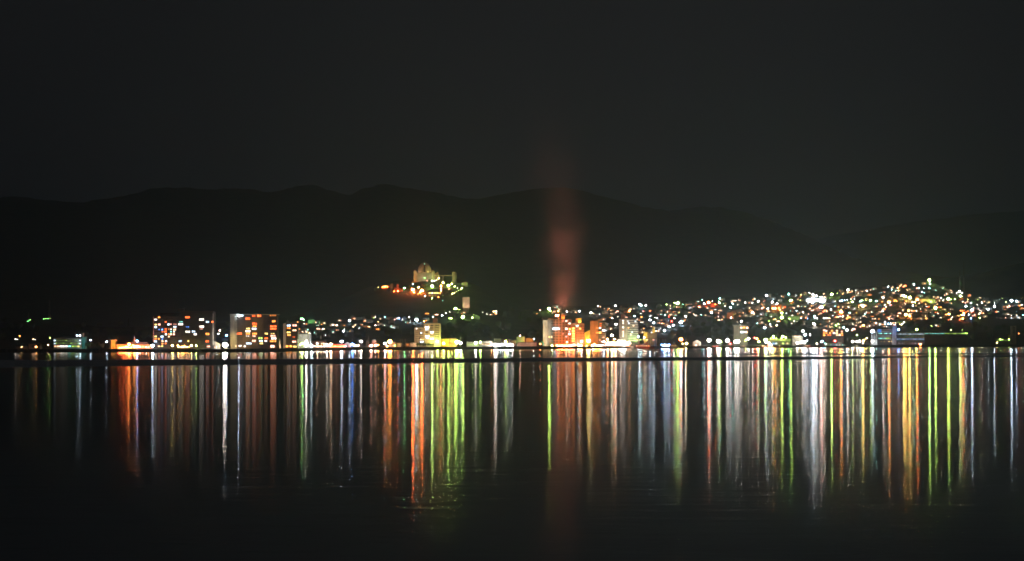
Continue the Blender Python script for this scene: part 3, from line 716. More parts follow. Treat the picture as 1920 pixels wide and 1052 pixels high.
# bridge and lift tower beside it
r = thing('lift_tower', 'slab tower beside the dome joined to it by a thin level footbridge', 'lift tower', (P(852, 538, D).x, D, P(852, 538, D).z-4))
o = r.location
blk(r, 'shaft', 848, 853.4, 510, 538, D-2, 7, WHITE, o.z); blk(r, 'rear_shaft', 853.5, 856, 510.3, 538, D+1, 8, GREY, o.z); blk(r, 'footbridge', 815, 847.9, 516, 517.6, D, 3.5, CREAM); blk(r, 'pier', 829.9, 831.4, 517.7, 532, D+.6, 1.6, WHITE, P(830, 532, D).z-3)
flood(846, 539, D-12, 'G', 16000, (851, 522, D), 80, base=hillp(846, 539).z, gain=1.3)
r = thing('building', 'small pink stepped block between the dome turret and the footbridge', 'building', (P(818, 527, D).x, D+4, P(818, 527, D).z-4))
blk(r, 'wall', 814.9, 822, 513, 527, D+4, 10, PINK, r.location.z); blk(r, 'upper_floor', 818, 822, 510.4, 512.9, D+5, 8, PINK)
# pavilion with hipped roof below
D = hillp(814, 555).y-6
r = thing('pavilion', 'two-storey pavilion with hipped roof and a row of bright windows below the dome', 'pavilion', (P(814, 558, D).x, D, P(814, 558, D).z-2)); o = r.location
blk(r, 'wall', 802, 826.5, 547, 558, D, 18, PINK, o.z)
a = P(800.5, 547, D); b = P(828, 547, D); t0 = P(808, 541.6, D); t1 = P(820, 541.6, D)
q = MB(); q.v = [(a.x-o.x, -2, a.z-o.z+.03), (b.x-o.x, -2, a.z-o.z+.03), (b.x-o.x, 20, a.z-o.z+.03), (a.x-o.x, 20, a.z-o.z+.03), (t0.x-o.x, 9, t0.z-o.z), (t1.x-o.x, 9, t1.z-o.z)]
q.f = [(0,1,5,4), (1,2,5), (2,3,4,5), (3,0,4), (3,2,1,0)]; q.obj('roof', ROOF2, r)
for x in (803, 808, 813, 818, 823): blk(r, 'pillar', x-.4, x+.4, 548, 557.5, D-1.5, .9, WHITE, o.z)
for x, c in ((805.6, 'Y'), (810.5, 'H'), (815.5, 'Y'), (820.5, 'Y'), (825, 'O')): win(r, x, 549.6, 3, 2.4, D, c, 4, n=1)
for x, c in ((806, 'O'), (811, 'Y'), (817, 'O')): win(r, x, 554.6, 2.4, 1.6, D, c, 1.6, n=1)
for i in range(5):
    y = 541+i*2.0; Dh = hillp(834, y).y
    rr = thing('terrace_wall', '', 'terrace wall', P(834, y, Dh), 'terrace walls below the dome')
    blk(rr, 'wall', 820+i*1.5, 850-i*3, y-.9, y+.6, Dh-1, 1.2, PINK); LINKED.append((rr, 834, y, 'pinkish terrace wall on the hill'))
r = thing('building', 'orange-lit low building at the far end of the dome hill', 'building', (P(721, 541, hillp(721, 541).y).x, hillp(721, 541).y, hillp(721, 541).z-2))
blk(r, 'wall', 714, 730, 536, 541, r.location.y, 10, ORANGE, r.location.z); blk(r, 'roof', 713.4, 730.6, 535.3, 535.95, r.location.y-.6, 11, ROOF)
r = thing('building', 'flat-roofed block with a square chimney on the dome hill', 'building', (P(746, 548, hillp(746, 548).y).x, hillp(746, 548).y, hillp(746, 548).z-2))
blk(r, 'wall', 739, 755, 540, 547, r.location.y, 10, PINK, r.location.z); blk(r, 'chimney', 743.5, 747.5, 532.4, 539.9, r.location.y+2, 4, PINK); blk(r, 'rear_block', 732, 737, 532, 545, r.location.y+12, 8, CREAM, r.location.z)
r = thing('building', 'pale block at the end of the hill road beyond the slab tower', 'building', (P(872, 537, hillp(872, 537).y).x, hillp(872, 537).y, hillp(872, 537).z-2))
blk(r, 'wall', 865, 877, 530, 536, r.location.y, 10, WHITE, r.location.z); blk(r, 'upper_floor', 868, 878.5, 528.6, 529.95, r.location.y+1, 8, CREAM)
for i in range(4): win(r, 867.5+2.6*i, 532.6, 1.4, 1.5, r.location.y, 'G' if i != 2 else 'P', 1.4, n=1)
HL = '''722 537.6 R4|718 538 O3|726 537.4 O3|739 546 R3|746 546 R4|758.3 540 N4|774 533 T3|774.2 543 R6|776 548 R4|785 539 Y4|788 548 O4|791.4 545 R6|797.5 555 W3|810.4 536.5 G5|
822 522 Y4|831 530 Y4|826.7 536 O4|841 535.3 G5|847 532.5 Y3|827 541 P3|827 545 P3|810.6 559 G3|822 556.7 R3|830 563.6 T1|810 526.5 W3|814.5 526.3 W3|818 526 W2|848 550.5 Y3|852 548.6 Y3|856 547 Y2|860 545.3 G2|864 543 Y2|866 540 G3|784 550.5 O2|852.6 537 G3|709 539.5 Y2|703 541 G1|858 540 P2|842 541.6 P2'''
for e in HL.replace('\n', '').split('|'):
    x, y, c = e.split(); lamp(float(x), float(y), c[0], int(c[1]), 'hill')
for x, y, s in ((735, 540, .8), (753, 545, .8), (764, 546, .9), (770, 541, .8), (783, 545, .8), (835, 552, 1), (842, 549, .9), (833, 558, .9), (828, 560, .8), (846, 556, .9), (800, 537, 1), (806, 533, .9), (820, 534, .9), (838, 534, .8), (860, 536, .8), (880, 538, .8), (728, 546, .9), (715, 545, .8), (705, 546, .8), (795, 540, .9), (862, 552, .9), (854, 556, 1)):
    tree(x, y+2, s*1.15, 'hill')

# pale windowless block below the dome hill
D = slope(873, 586).y
r = thing('tower_block', 'pale windowless square block lit pink, standing alone on the hillside', 'tower block', (P(873.5, 586, D).x, D, P(873, 588, D).z)); o = r.location
blk(r, 'upper_block', 867.3, 880.2, 557, 577, D, 11, WHITE); blk(r, 'lower_shaft', 868.3, 879.2, 577.01, 590, D+.8, 9, DARKC, o.z-2)
for x in (870, 872.6, 875.2, 877.8): blk(r, 'pilaster', x-.15, x+.15, 557.3, 576.8, D-.15, .14, WHITE)
flood(873, 586, D-26, 'P', 15000, (873.5, 567, D), 70, base=slope(873, 587).z, gain=3); 

# ------------------------------------------------------------------ far left shore
D = Ds(126)+22
r = thing('hotel', 'low three-storey waterside hotel with a dark curved roof and green-lit galleries', 'hotel', (P(126, 652, D).x, D, LAND)); o = r.location
blk(r, 'wall', 100.5, 151, 635.4, 653, D, 14, GREY, LAND)
for y in (634.6, 640.0, 645.6): blk(r, 'gallery_slab', 100, 151.5, y, y+1.3, D-2.2, 2.15, CREAM)
a = P(100, 634.5, D); pts = []
for i in range(13):
    t = i/12; p = P(100+52*t, 634.4-3.4*math.sin(math.pi*t), D); pts.append((p.x-o.x, p.z-o.z))
b = P(152, 634.5, D)
q = MB().prism([(b.x-o.x, b.z-o.z)]+pts[::-1]+[(a.x-o.x, a.z-o.z)], -2.4, 15); q.obj('roof', ROOF, r)
for i in range(11):
    x = 103+4.7*i; blk(r, 'post', x, x+.5, 636, 645.5, D-2, .3, CREAM)
    win(r, x+2.3, 638.4, 2.5, 1.3, D, 'G', .14 if i % 4 else .6, n=1); win(r, x+2.3, 643.6, 2.5, 1.4, D, 'G', .18 if i % 3 else .7, n=1)
for x, c, e in ((104, 'H', 1.6), (109, 'H', 1.3), (114, 'W', 3), (119, 'W', 3), (124.5, 'W', 3), (130, 'T', 2.4), (137, 'G', .8), (142, 'G', .6), (147.5, 'Y', 2)): win(r, x, 649.3, 4, 2.4, D-1, c, e, n=1)
for x, y in ((102.5, 638.5), (102.5, 644.2), (150, 638.5), (150, 644.2)): win(r, x, y, 3, 2, D-2.3, 'C', 2, n=1)
D = Ds(156)+28
r = thing('building', 'narrow teal-lit tower block at the end of the low waterside hotel', 'building', (P(156, 652, D).x, D, LAND))
blk(r, 'wall', 152.6, 160, 632, 652, D, 10, TEALP, LAND); blk(r, 'roof_tank', 152.4, 156.4, 624.5, 631.9, D+2, 5, CREAM); blk(r, 'antenna', 141, 141.6, 622.5, 631, D+2, .4, METAL)
flood(157, 651, Ds(157)+8, 'T', 700, (156, 640, D), 80)
lamp(144.5, 629, 'C', 2); lamp(150, 629.3, 'C', 2)
house(65, 640, 'P', 2, 'flat', 0, w=13, h=6, where='shore', rz=.05); house(41, 640, 'Y', 1, 'hip', 4, w=12, where='shore', rz=0)
for e in '29 636 W1|33 636.5 W1|37 630 O1|68 650.4 O2|90.5 646.5 P2|62 636 H1|66 637 W1|94 634 G1|170 638 C2|200 640.6 C2|286 648 C4|257.5 639.5 B3|242 645.5 O4|237 651 R4|252.5 650 O4|257 649.3 P3|246 651.2 R3|241 651.2 R3|232 651.5 R3|228 652 R3|224 652 R3|249 647 O2|262 650.5 P2|268 650.5 O2|274 651 P2|279 650.6 O2'.split('|'):
    x, y, c = e.split(); lamp(float(x), float(y), c[0], int(c[1]), 'shore', D=Ds(float(x))+10)
D = Ds(254)+26
r = thing('warehouse', 'long low quay shed glowing orange under its eaves on the left shore', 'warehouse', (P(254, 653, D).x, D, LAND))
blk(r, 'wall', 219, 286, 646, 653, D, 15, ORANGE, LAND); blk(r, 'roof', 218.5, 286.6, 645.2, 645.95, D-3, 19, ROOF); blk(r, 'upper_floor', 236, 276, 641.6, 645.1, D+4, 8, PINK)
for x in (222, 228, 234, 240, 247, 256, 262): win(r, x, 650.6, 5, 2, D, 'R' if x < 250 else 'O', 4.5)  # glowing strip under the eaves, red part added for the water streak
for x in range(220, 287, 6): blk(r, 'post', x-.2, x+.2, 646, 653, D-2.6, .2, METAL, LAND)
flood(226, 651.6, D-11, 'R', 5200, (228, 648, D), 130); flood(238, 651.6, D-11, 'R', 5200, (240, 648, D), 130); flood(268, 651.6, D-11, 'O', 2600, (268, 648, D), 130)
r = thing('mast', 'pale upright mast beside the orange quay shed on the left shore', 'mast', (P(252.7, 653, D-8).x, D-8, LAND)); h = P(252, 631, D-8).z-LAND
MB().tube((0, 0, 0), (0, 0, h), .28, .18, 6).obj('pole', WHITE, r); MB().box((-2, -.1, h*.7), (2, .1, h*.7+.2)).obj('crossarm', WHITE, r)
D = Ds(213)+30
r = thing('building', 'small yellowish block with a pale roof left of the orange quay shed', 'building', (P(213, 650, D).x, D, LAND))
blk(r, 'wall', 208, 217, 638.5, 653, D, 8, YELLOW, LAND); blk(r, 'roof', 207, 218, 637.3, 638.4, D-.5, 9, CREAM)
flood(213, 651.5, D-12, 'Y', 1500, (213, 644, D), 100)

# ------------------------------------------------------------------ quay between the flats and the stepped block
D = Ds(569)+46
r = thing('warehouse', 'tall pale hall bluish in the floodlights on the quay', 'warehouse', (P(569, 650, D).x, D, LAND))
blk(r, 'wall', 558.6, 581, 627, 652, D, 20, WHITE, LAND); blk(r, 'roof', 558, 581.6, 625.6, 626.95, D-.6, 21, METAL)
for x in (562, 567, 572, 577): blk(r, 'wall_rib', x-.2, x+.2, 627.1, 651, D-.25, .24, GREY, LAND)
D = Ds(594)+34
r = thing('building', 'long red-brick building with a dark ridged roof and one chimney on the quay', 'building', (P(594, 650, D).x, D, LAND)); o = r.location
blk(r, 'wall', 579, 610, 639.2, 652, D, 11, BRICK, LAND)
a = P(578.4, 639.2, D); b = P(610.6, 636, D)
q = MB(); q.v = [(a.x-o.x, -.8, a.z-o.z+.02), (b.x-o.x, -.8, a.z-o.z+.02), (b.x-o.x, 11.8, a.z-o.z+.02), (a.x-o.x, 11.8, a.z-o.z+.02), (a.x-o.x, 5.5, b.z-o.z), (b.x-o.x, 5.5, b.z-o.z)]
q.f = [(0,1,5,4), (2,3,4,5), (1,2,5), (3,0,4), (3,2,1,0)]; q.obj('roof', ROOF, r)
blk(r, 'chimney', 600.6, 602.6, 629.4, 637, D+5, 1.4, CREAM)
for x in (583, 588, 592, 598, 604, 607.5): blk(r, 'window', x-.9, x+.9, 641, 643.5, D-.09, .08, GLASSD)
T = [(640, 868, 28, 26, 'W', 5), (740, 872, 30, 20, 'H', 3), (785, 870, 34, 28, 'H', 6)]
grid_windows(r, T, 540, 570, 11.69, D-.1, 3)
for i in range(13): lamp(581.5+3.0*i, 649.6, 'H' if i % 3 else 'W', 2 if i % 2 else 1, D=D-14)
D = Ds(637)+30
r = thing('warehouse', 'long low warehouse lit fierce red-orange under its canopy', 'warehouse', (P(637, 650, D).x, D, LAND))
blk(r, 'wall', 624.5, 649.3, 646, 652.5, D, 12, REDP, LAND); blk(r, 'canopy', 616, 650, 645, 645.95, D-4, 16, ROOF)
for x in range(617, 650, 4): blk(r, 'post', x-.2, x+.2, 646, 653, D-3.7, .25, METAL, LAND)
for i, x in enumerate(range(619, 649, 3)): win(r, x+.5, 649.6, 2.4, 1.5, D-.1 if x > 624 else D-.2, 'O' if i % 3 else 'H', 9, n=1)
for x in (628, 636, 644): flood(x, 650.8, D-9, 'R', 3600, (x, 647.5, D), 130)
blk(r, 'side_wall', 611, 624.4, 643.5, 652, D+3, 10, PINK, LAND)
r = thing('shed', 'small white gabled boat shed right of the red warehouse', 'shed', (P(651, 650, D+6).x, D+6, LAND)); wl, rf = house_meshes('gable', 7.5, 9, 4.2)
put('wall', wl.mesh('wall', WHITE), r); put('roof', rf.mesh('roof', METAL), r); flood(648, 651, D-8, 'C', 1500, (651, 645, D+6), 90)
LS = '''566.5 644.4 G4|563 646 H3|574.6 639 W3|574.6 643 W4|574.2 647.5 W4|584.5 648.4 C4|594.7 644 H3|607 644.3 H4|612 646.8 W4|620.4 645.3 H4|640.5 640.2 C4|661 645.8 B4|655 646 B3|666 648 H3|677 640 W4|696 648.2 P4|672 648 P2|704 647.6 P3|709 647 O3|722 644 C4|731 640.6 O5|726 649 O3|740 648 G2|
832 643.5 G4|857 641.6 G5|863.6 643.2 W4|892 643.2 W4|900.6 641.6 G4|929 647.2 W5|934 646.3 W3|938.5 647.3 C3|943 646 W3|948 640.4 G4|952 647.4 W4|957 646.4 C3|960.5 647 W4|975 629.8 P3|1001 635 C3|1013 645 R3|921.5 645.6 O3|
1139 636 O4|1152 636 O4|1147.5 629 W4|1197 631.2 C3|1208 633 H3|1111 648 H4|1114.5 646 O4|1118 649 O4|1123 649 O4|1127 650 P3|1093 649 O3|1100 648.6 O3|1035 648 G3|
1276.7 636.4 R5|1329.5 638 W5|1347 640 W5|1351 641 G4|1364 638.8 W5|1383.7 640.2 W5|1379.5 640.6 W5|1403.5 635 W4|1398.5 638 G3|1419 635 R4|1414.5 633.5 X3|1423 640.6 G4|1435.6 637.4 G5|1436 641 W4|1450 631 G4|1450.4 634.5 R3|1467.7 630.8 G4|1473.6 632.5 G4|1495 643 W4|1505 641 W4|1500 642 H3|1508.6 642 W4|1510 628 C4|1519 628 W3|1505.4 621 W4|1512.5 638.8 C3|1540.5 640.5 C3|1543 640 B3|1548 644.3 T3|1565.5 639.3 X4|1532 644.4 H3|1599 640.6 W4|1607 640.6 W4|1612 640 W4|1619 638.7 O4|1618 643 H3|1625 634.3 Y3|1635.6 640 W4|1636 621 C5|1725.6 647.6 R4|1719 618 G4|1685 618 B4|1588 618.8 W4|1369.5 644.3 X3|1869.5 642.5 Y3|1910.5 625 R2|1872 636.8 G1|1876 636.4 G2|1880 636.6 G1|1892 636.4 G2|1242 647 B4|1246 647.4 C4|1250 647.2 C4|1254.5 647.4 B4|1280 644.5 Y3|1287 644.2 Y4|1305 647.4 H2|1783 618.4 G2|1803.5 618.8 G1'''
for e in LS.replace('\n', '').split('|'):
    x, y, c = e.split(); lamp(float(x), float(y), c[0], int(c[1]), 'shore')
for x in (661, 671.5, 687.5, 691, 751, 754.5, 760.5, 863, 566, 563, 525, 205, 1286, 1427, 987):
    d = Ds(x)+18; top = {691: 630, 687.5: 638, 863: 630, 566: 632, 563: 632, 525: 634}.get(x, 636)
    r = thing('utility_pole', '', 'utility pole', (P(x, 650, d).x, d, LAND), 'utility poles along the quay'); h = P(x, top, d).z-LAND
    MB().tube((0, 0, 0), (0, 0, h), .24, .16, 6).obj('pole', CONC, r); MB().box((-1, -.08, h-1.2), (1, .08, h-1)).obj('crossarm', METAL, r)
    LINKED.append((r, x, top, 'grey utility pole with a crossarm'))
r = thing('building', 'narrow pinkish tower house with a domed cap on the quay', 'building', (P(701, 650, Ds(701)+26).x, Ds(701)+26, LAND)); o = r.location; D = o.y
blk(r, 'wall', 697.5, 705, 640.5, 652, D, 6, PINK, LAND); c0 = P(701, 640.4, D+3); smooth_shade(MB().lathe((c0.x-o.x, 3, c0.z-o.z), [(2.9, 0), (2.6, 1.3), (1.5, 2.4), (0, 2.9)], 12).obj('roof', WHITE, r))
def shedrow(x0, x1, y0, mat, c, n, e=1.2, nm='shed', label='', dd=32, roof=ROOF, lab2=None):
    D = Ds((x0+x1)/2)+dd; r = thing(nm, label, nm.replace('_', ' '), (P((x0+x1)/2, 650, D).x, D, LAND))
    blk(r, 'wall', x0, x1, y0+.9, 652.5, D, 9, mat, LAND); blk(r, 'roof', x0-.6, x1+.6, y0, y0+.85, D-.9, 10.5, roof)
    for i in range(n):
        x = x0+(x1-x0)*(i+.5)/n; win(r, x, y0+(650-y0)*.55, (x1-x0)/n*.55, 2.1, D, c[i % len(c)], e)
    return r
shedrow(729, 741, 641.2, CREAM, 'H', 2, .5, label='cream walled shed beside the orange lamp on the quay')
shedrow(742.5, 752, 642.6, WHITE, 'G', 2, .5, label='small pale shed with greenish light between two sheds on the quay')
shedrow(760.5, 768, 642.4, ORANGE, 'O', 1, .8, label='small orange walled shed joined to the cream shed before the stepped flats')
shedrow(768.6, 780, 642, CREAM, 'H', 2, .5, label='cream shed just left of the cream stepped flats')
shedrow(751, 760, 645, DARKC, 'H', 0, label='dark unlit shed between the quay sheds')
r = shedrow(826, 840.5, 634.6, YELLOW, 'Y', 0, label='two-storey ochre building right of the stepped flats, lit yellow-green', nm='building'); flood(832, 650.5, Ds(832)+10, 'Y', 6000, (833, 642, Ds(832)+32), 110)
r = shedrow(841, 856, 634.4, ORANGE, 'R', 4, .5, label='two-storey orange-lit building right of the ochre one', nm='building'); flood(847, 650.8, Ds(847)+10, 'R', 5200, (848, 642, Ds(847)+32), 110)
shedrow(875, 897, 640.6, GREY, 'G', 5, .9, nm='shop', label='long low pale shop front with greenish light on the centre shore')
shedrow(898, 923, 639, CONC, 'H', 5, 1.0, nm='shop', label='long low shop with a pale roof left of the dazzling white shop')
shedrow(925, 958.5, 642, GREY, 'WC', 9, 2.2, nm='shop', label='dazzling white glass-fronted shop on the centre shore')
shedrow(926, 940, 634.5, CREAM, 'H', 3, .7, nm='building', label='cream two-storey building behind the dazzling white shop', dd=60)
shedrow(942, 957, 635.5, PINK, 'O', 3, .7, nm='building', label='pinkish two-storey building behind the dazzling white shop', dd=60)
shedrow(958.5, 968, 637.5, PINK, 'P', 2, .6, nm='building', label='small pinkish building left of the green-lit cream house', dd=55)
shedrow(969, 984, 631, CREAM, 'G', 3, .45, nm='building', label='cream building washed in greenish light left of the orange hotel', dd=60); flood(976, 640, Ds(976)+40, 'G', 2600, (976, 636, Ds(976)+60), 120)
shedrow(985.5, 1000, 633.5, ORANGE, 'O', 3, .6, nm='building', label='orange-lit building left of the hotel end slab', dd=58); flood(993, 640, Ds(993)+40, 'O', 2600, (993, 636, Ds(993)+58), 120)
shedrow(971, 1006, 641.4, PINK, 'P', 0, nm='building', label='long low pink wall building before the orange-lit houses', dd=30); flood(982, 651, Ds(982)+8, 'P', 2400, (986, 645, Ds(982)+30), 130)

# ------------------------------------------------------------------ ferry pier and its blazing terminal
D = Ds(1155)+22
r = thing('ferry_terminal', 'blazing glass-fronted ferry terminal crowded with lights below the two towers', 'ferry terminal', (P(1155, 650, D).x, D, LAND))
blk(r, 'wall', 1127, 1183, 641.5, 652, D, 10, CREAM, LAND); blk(r, 'canopy', 1126, 1184, 640.7, 641.4, D-4, 14, WHITE); blk(r, 'roof_sign', 1158, 1172, 636.8, 640.6, D, 1, WHITE)
for i, x in enumerate(range(1129, 1182, 3)): win(r, x, 644+(i*7 % 3)*.7, 2.6, 2.6, D, 'WPHWC'[i*3 % 5], 2.4, n=1); win(r, x, 648.6+(i % 2)*.5, 2.4, 1.9, D, 'PHOWH'[i % 5], 2.2, n=1)
for i in range(14): win(r, 1158.5+i*1.0, 638.6, .8, 1.9, D, 'HWP'[i % 3], 3, n=1)
for i in range(24):
    x = 1128+2.35*i; lamp(x, 643.5+rnd.uniform(-3.5, 5.5), rnd.choice('WPHHPOO'), rnd.choice((2, 2, 3)), 'shore', D=D-6-rnd.uniform(0, 6))
lamp(1132, 641.5, 'C', 4, D=D-7); lamp(1147, 644, 'G', 4, D=D-7); lamp(1153, 644.8, 'O', 5, D=D-7); lamp(1140, 644.5, 'P', 4, D=D-7); lamp(1171, 646, 'C', 4, D=D-7); lamp(1165, 642, 'W', 4, D=D-7)
D = Ds(1222)-14
r = thing('pier', 'flat-roofed open ferry pier on slender columns, right of the white tower', 'pier', (P(1222, 650, D).x, D, 0)); o = r.location
blk(r, 'roof', 1193, 1251, 634.2, 635.6, D, 14, BROWN); blk(r, 'deck', 1193, 1251, 650.4, 652.4, D+1, 12, CONC, .3)
for x in (1199, 1204, 1209.5, 1216, 1219.5, 1228, 1231.5, 1236, 1243, 1248): blk(r, 'column', x-.4, x+.4, 635.65, 650.35, D+1.4, .7, CREAM)
for x, c in ((1196, 'Y'), (1201, 'G'), (1206, 'H'), (1213, 'H'), (1225, 'P')): win(r, x, 637.2, 3, .9, D+6, c, 2.5, n=1)
for x, c in ((1207, 'P'), (1211, 'W'), (1240, 'B')): win(r, x, 646, 3, 1.6, D+7, c, 4, n=1)
D = Ds(1215)+44
r = thing('building', 'boxy yellow and brown stair building behind the ferry pier', 'building', (P(1219, 650, D).x, D, LAND))
blk(r, 'stair_block', 1207, 1213.4, 623.2, 652, D-1, 8, YELLOW, LAND); blk(r, 'wall', 1213.6, 1232, 624.2, 652, D, 12, BROWN, LAND); blk(r, 'chimney', 1223.8, 1227.2, 612.6, 624.1, D+4, 2.6, YELLOW)
flood(1208, 632, D-16, 'Y', 5200, (1211, 628, D), 120); flood(1222, 622.5, D-4, 'Y', 1300, (1225, 618, D+4), 110, base=P(1222, 624, D).z); 

# ------------------------------------------------------------------ boats
def boat(px, py, L, c, wins='', label='', ferry=False, hullmat=None, mast=False, D=None, cab=WHITE, e=3):
    d = D or Ds(px)-10; x = P(px, py, d).x; r = thing('ferry_boat' if ferry else 'fishing_boat', label, 'boat', (x, d, 0))
    bm = L*.11+1.2; fb = 1.5 if not ferry else 2.3; q = MB(); n = 9
    for z, sc_ in ((-.5, .82), (fb, 1.0)):
        for i in range(n):
            t = i/(n-1); w_ = bm*(1-max(0, (t-.55)/.45)**2*.97)*(.85+.15*min(1, t*5)); zz = z+(max(0, t-.6)**2*2.5 if z > 0 else 0)
            q.v += [((t-.5)*L*(.94 if z < 0 else 1), -w_*sc_, zz), ((t-.5)*L*(.94 if z < 0 else 1), w_*sc_, zz)]
    for i in range(n-1):
        a = 2*i; b = 2*n+2*i
        q.f += [(a, a+2, b+2, b), (a+3, a+1, b+1, b+3), (b, b+2, b+3, b+1)]
    q.f += [(0, 2*n, 2*n+1, 1), (2*n-2, 2*n-1, 4*n-1, 4*n-2)]
    q.obj('hull', hullmat or WHITE, r)
    if ferry:
        MB().box((-L*.44, -bm*.8, fb+.02), (L*.36, bm*.8, fb+2.4)).obj('passenger_deck', cab, r); MB().box((-L*.40, -bm*.7, fb+2.42), (L*.22, bm*.7, fb+4.4)).obj('upper_deck', cab, r); MB().box((L*.08, -bm*.5, fb+4.42), (L*.22, bm*.5, fb+6.2)).obj('wheelhouse', cab, r); MB().tube((-L*.15, 0, fb+4.4), (-L*.17, 0, fb+7.4), .8, .7, 8).obj('funnel', REDP, r)
        MB().tube((L*.12, 0, fb+6.2), (L*.12, 0, fb+9.5), .1, .06, 5).obj('mast', METAL, r)
    else:
        MB().box((-L*.32, -bm*.55, fb+.02), (L*.08, bm*.55, fb+1.7)).obj('cabin', cab, r); MB().box((-L*.34, -bm*.6, fb+1.72), (L*.1, bm*.6, fb+1.86)).obj('cabin_roof', METAL, r)
        MB().tube((L*.12, 0, fb), (L*.12, 0, fb+5), .09, .05, 5).tube((L*.12, 0, fb+3.5), (-L*.2, 0, fb+2.8), .05, .05, 4).obj('mast', METAL, r)
    k = len(wins)
    for i, cc in enumerate(wins):
        xx = -L*.3+(i+.5)*(L*.36 if not ferry else L*.6)/k; yy = -bm*(.55 if not ferry else .8)
        MB().box((xx-.5, yy-.06, fb+(.6 if not ferry else .9)), (xx+.5, yy-.005, fb+(1.3 if not ferry else 1.8))).obj('window', pane_glow(cc, e), r)
    return r
boat(1205, 652, 34, 'R', 'POPHHO', 'dark red ferry boat moored at the open pier', True, REDP, cab=BROWN, D=Ds(1205)-22); flood(1214, 646.5, Ds(1205)-34, 'R', 700, (1206, 649, Ds(1205)-22), 120, base=.5)
boat(1186.5, 652, 9, 'W', 'H', 'small pale cabin boat at the left end of the red ferry', hullmat=CREAM, cab=CREAM)
boat(1221, 651, 10, 'R', '', 'small orange cabin boat before the pier columns', hullmat=BROWN, cab=ORANGE, D=Ds(1221)-36)
boat(1263, 651, 14, 'O', 'HOH', 'cream two-deck excursion boat lit orange beside the blue quay lamps', True, ORANGE, cab=ORANGE, D=Ds(1263)-14)
boat(1286, 651, 19, 'W', 'Y', 'long dark fishing boat below the red-orange quay lamp', hullmat=DARKC, cab=DARKC); boat(1306, 651.5, 17, 'W', '', 'dark fishing boat moored in front of the white gabled boathouse', hullmat=DARKC, cab=BROWN)
boat(1322, 651, 12, 'W', '', 'dark fishing boat between the boathouse and the quay floodlights', hullmat=DARKC, cab=DARKC)
boat(1345, 651, 24, 'R', 'XPXPX', 'long workboat with a row of red lights under the quay floodlights', hullmat=DARKC, cab=REDP)
boat(1374, 651, 13, 'W', '', 'unlit workboat with a dark cabin right of the red-lit workboat', hullmat=DARKC, cab=DARKC)
boat(1397, 651, 20, 'H', 'H', 'brown fishing boat cluster boat below the grey flats', hullmat=BROWN, cab=PINK)['label'] = 'brown-cabined fishing boat moored below the grey three-storey flats'
boat(1433, 650.6, 13, 'R', 'POP', 'red-lit fishing boat beside the glowing triangular boat cover', hullmat=REDP, cab=REDP, e=6); boat(1465, 650.4, 26, 'R', 'H', 'long red-hulled barge below the pale quay warehouse', hullmat=REDP, cab=DARKC)
boat(1490, 650.5, 12, 'H', '', 'dark boat moored between the red barge and the crimson-roofed boat', hullmat=DARKC, cab=GREY)
boat(1517, 650.6, 22, 'W', 'HHX', 'crimson-decked boat with pale lamps left of the long white ferry', hullmat=REDP, cab=REDP)
boat(1568, 650.5, 38, 'W', 'TBCWT', 'long white ferry with dark hull moored on the right quay', True, DARKC, D=Ds(1568)-18)
boat(1608, 650, 14, 'W', 'H', 'small white boat right of the long white ferry', hullmat=WHITE)
D = Ds(1443)-8
r = thing('boat_cover', 'glowing white triangular canvas boat cover at the waterline', 'boat cover', (P(1443.6, 650, D).x, D, .3))
MB().box((-5, -1.6, 0), (5, 1.6, 1.4)).obj('hull', WHITE, r)
q = MB(); q.v = [(-4, -1.5, 1.42), (4, -1.5, 1.42), (4, 1.5, 1.42), (-4, 1.5, 1.42), (-1, 0, 8.2)]; q.f = [(0,1,4), (1,2,4), (2,3,4), (3,0,4), (3,2,1,0)]; q.obj('canvas', pane_glow('P', 2.2), r)  # canvas material emits the glow itself, no lamp inside
lamp(1442, 643.4, 'H', 4, D=D-4, base=.5); lamp(1446, 646.5, 'W', 3, D=D-4, base=.5)

# ------------------------------------------------------------------ right harbour front
D = Ds(1307)+20
r = thing('boathouse', 'white gabled boathouse on the harbour front left of the floodlights', 'boathouse', (P(1307, 650, D).x, D, LAND)); wl, rf = house_meshes('gable', 11.5, 14, 5.2)
put('wall', wl.mesh('wall', WHITE), r); put('roof', rf.mesh('roof', METAL), r); MB().box((-3.4, -.08, .2), (3.4, -.01, 3.6)).obj('door', GREY, r)
flood(1317, 646, D-12, 'W', 2600, (1307, 641, D), 90)
D = Ds(1388)+85
r = thing('apartment_building', 'plain grey three-storey flats with few lit windows beside the dark grove', 'apartment building', (P(1388, 640, D).x, D, LAND))
blk(r, 'wall', 1376, 1402, 610.8, 652, D, 14, CONC, LAND); blk(r, 'roof_edge', 1375.6, 1402.4, 610, 610.75, D-.4, 15, GREY)
for x, y, c in ((1390, 614.4, 'P'), (1395.2, 614.4, 'O'), (1401, 614.6, 'H'), (1390.3, 622.8, 'C'), (1394, 622.8, 'C'), (1399.5, 622.8, 'H')): win(r, x, y, 3.2, 2.6, D, c, 5, n=1)
for y in (618.5, 626.6): blk(r, 'balcony', 1377, 1402, y, y+.9, D-1.1, 1.08, GREY)
D = Ds(1462)+24
r = thing('warehouse', 'pale-roofed open quay warehouse with columns lit yellow-green', 'warehouse', (P(1462, 650, D).x, D, LAND))
blk(r, 'roof', 1440, 1483, 635.4, 639.6, D, 16, CREAM); blk(r, 'wall', 1443, 1482, 639.65, 652, D+8, 7, GREY, LAND)
for x in (1440.5, 1447, 1453.5, 1460, 1466.5, 1473, 1480): blk(r, 'column', x, x+.7, 639.65, 652, D+.5, .7, CREAM, LAND)
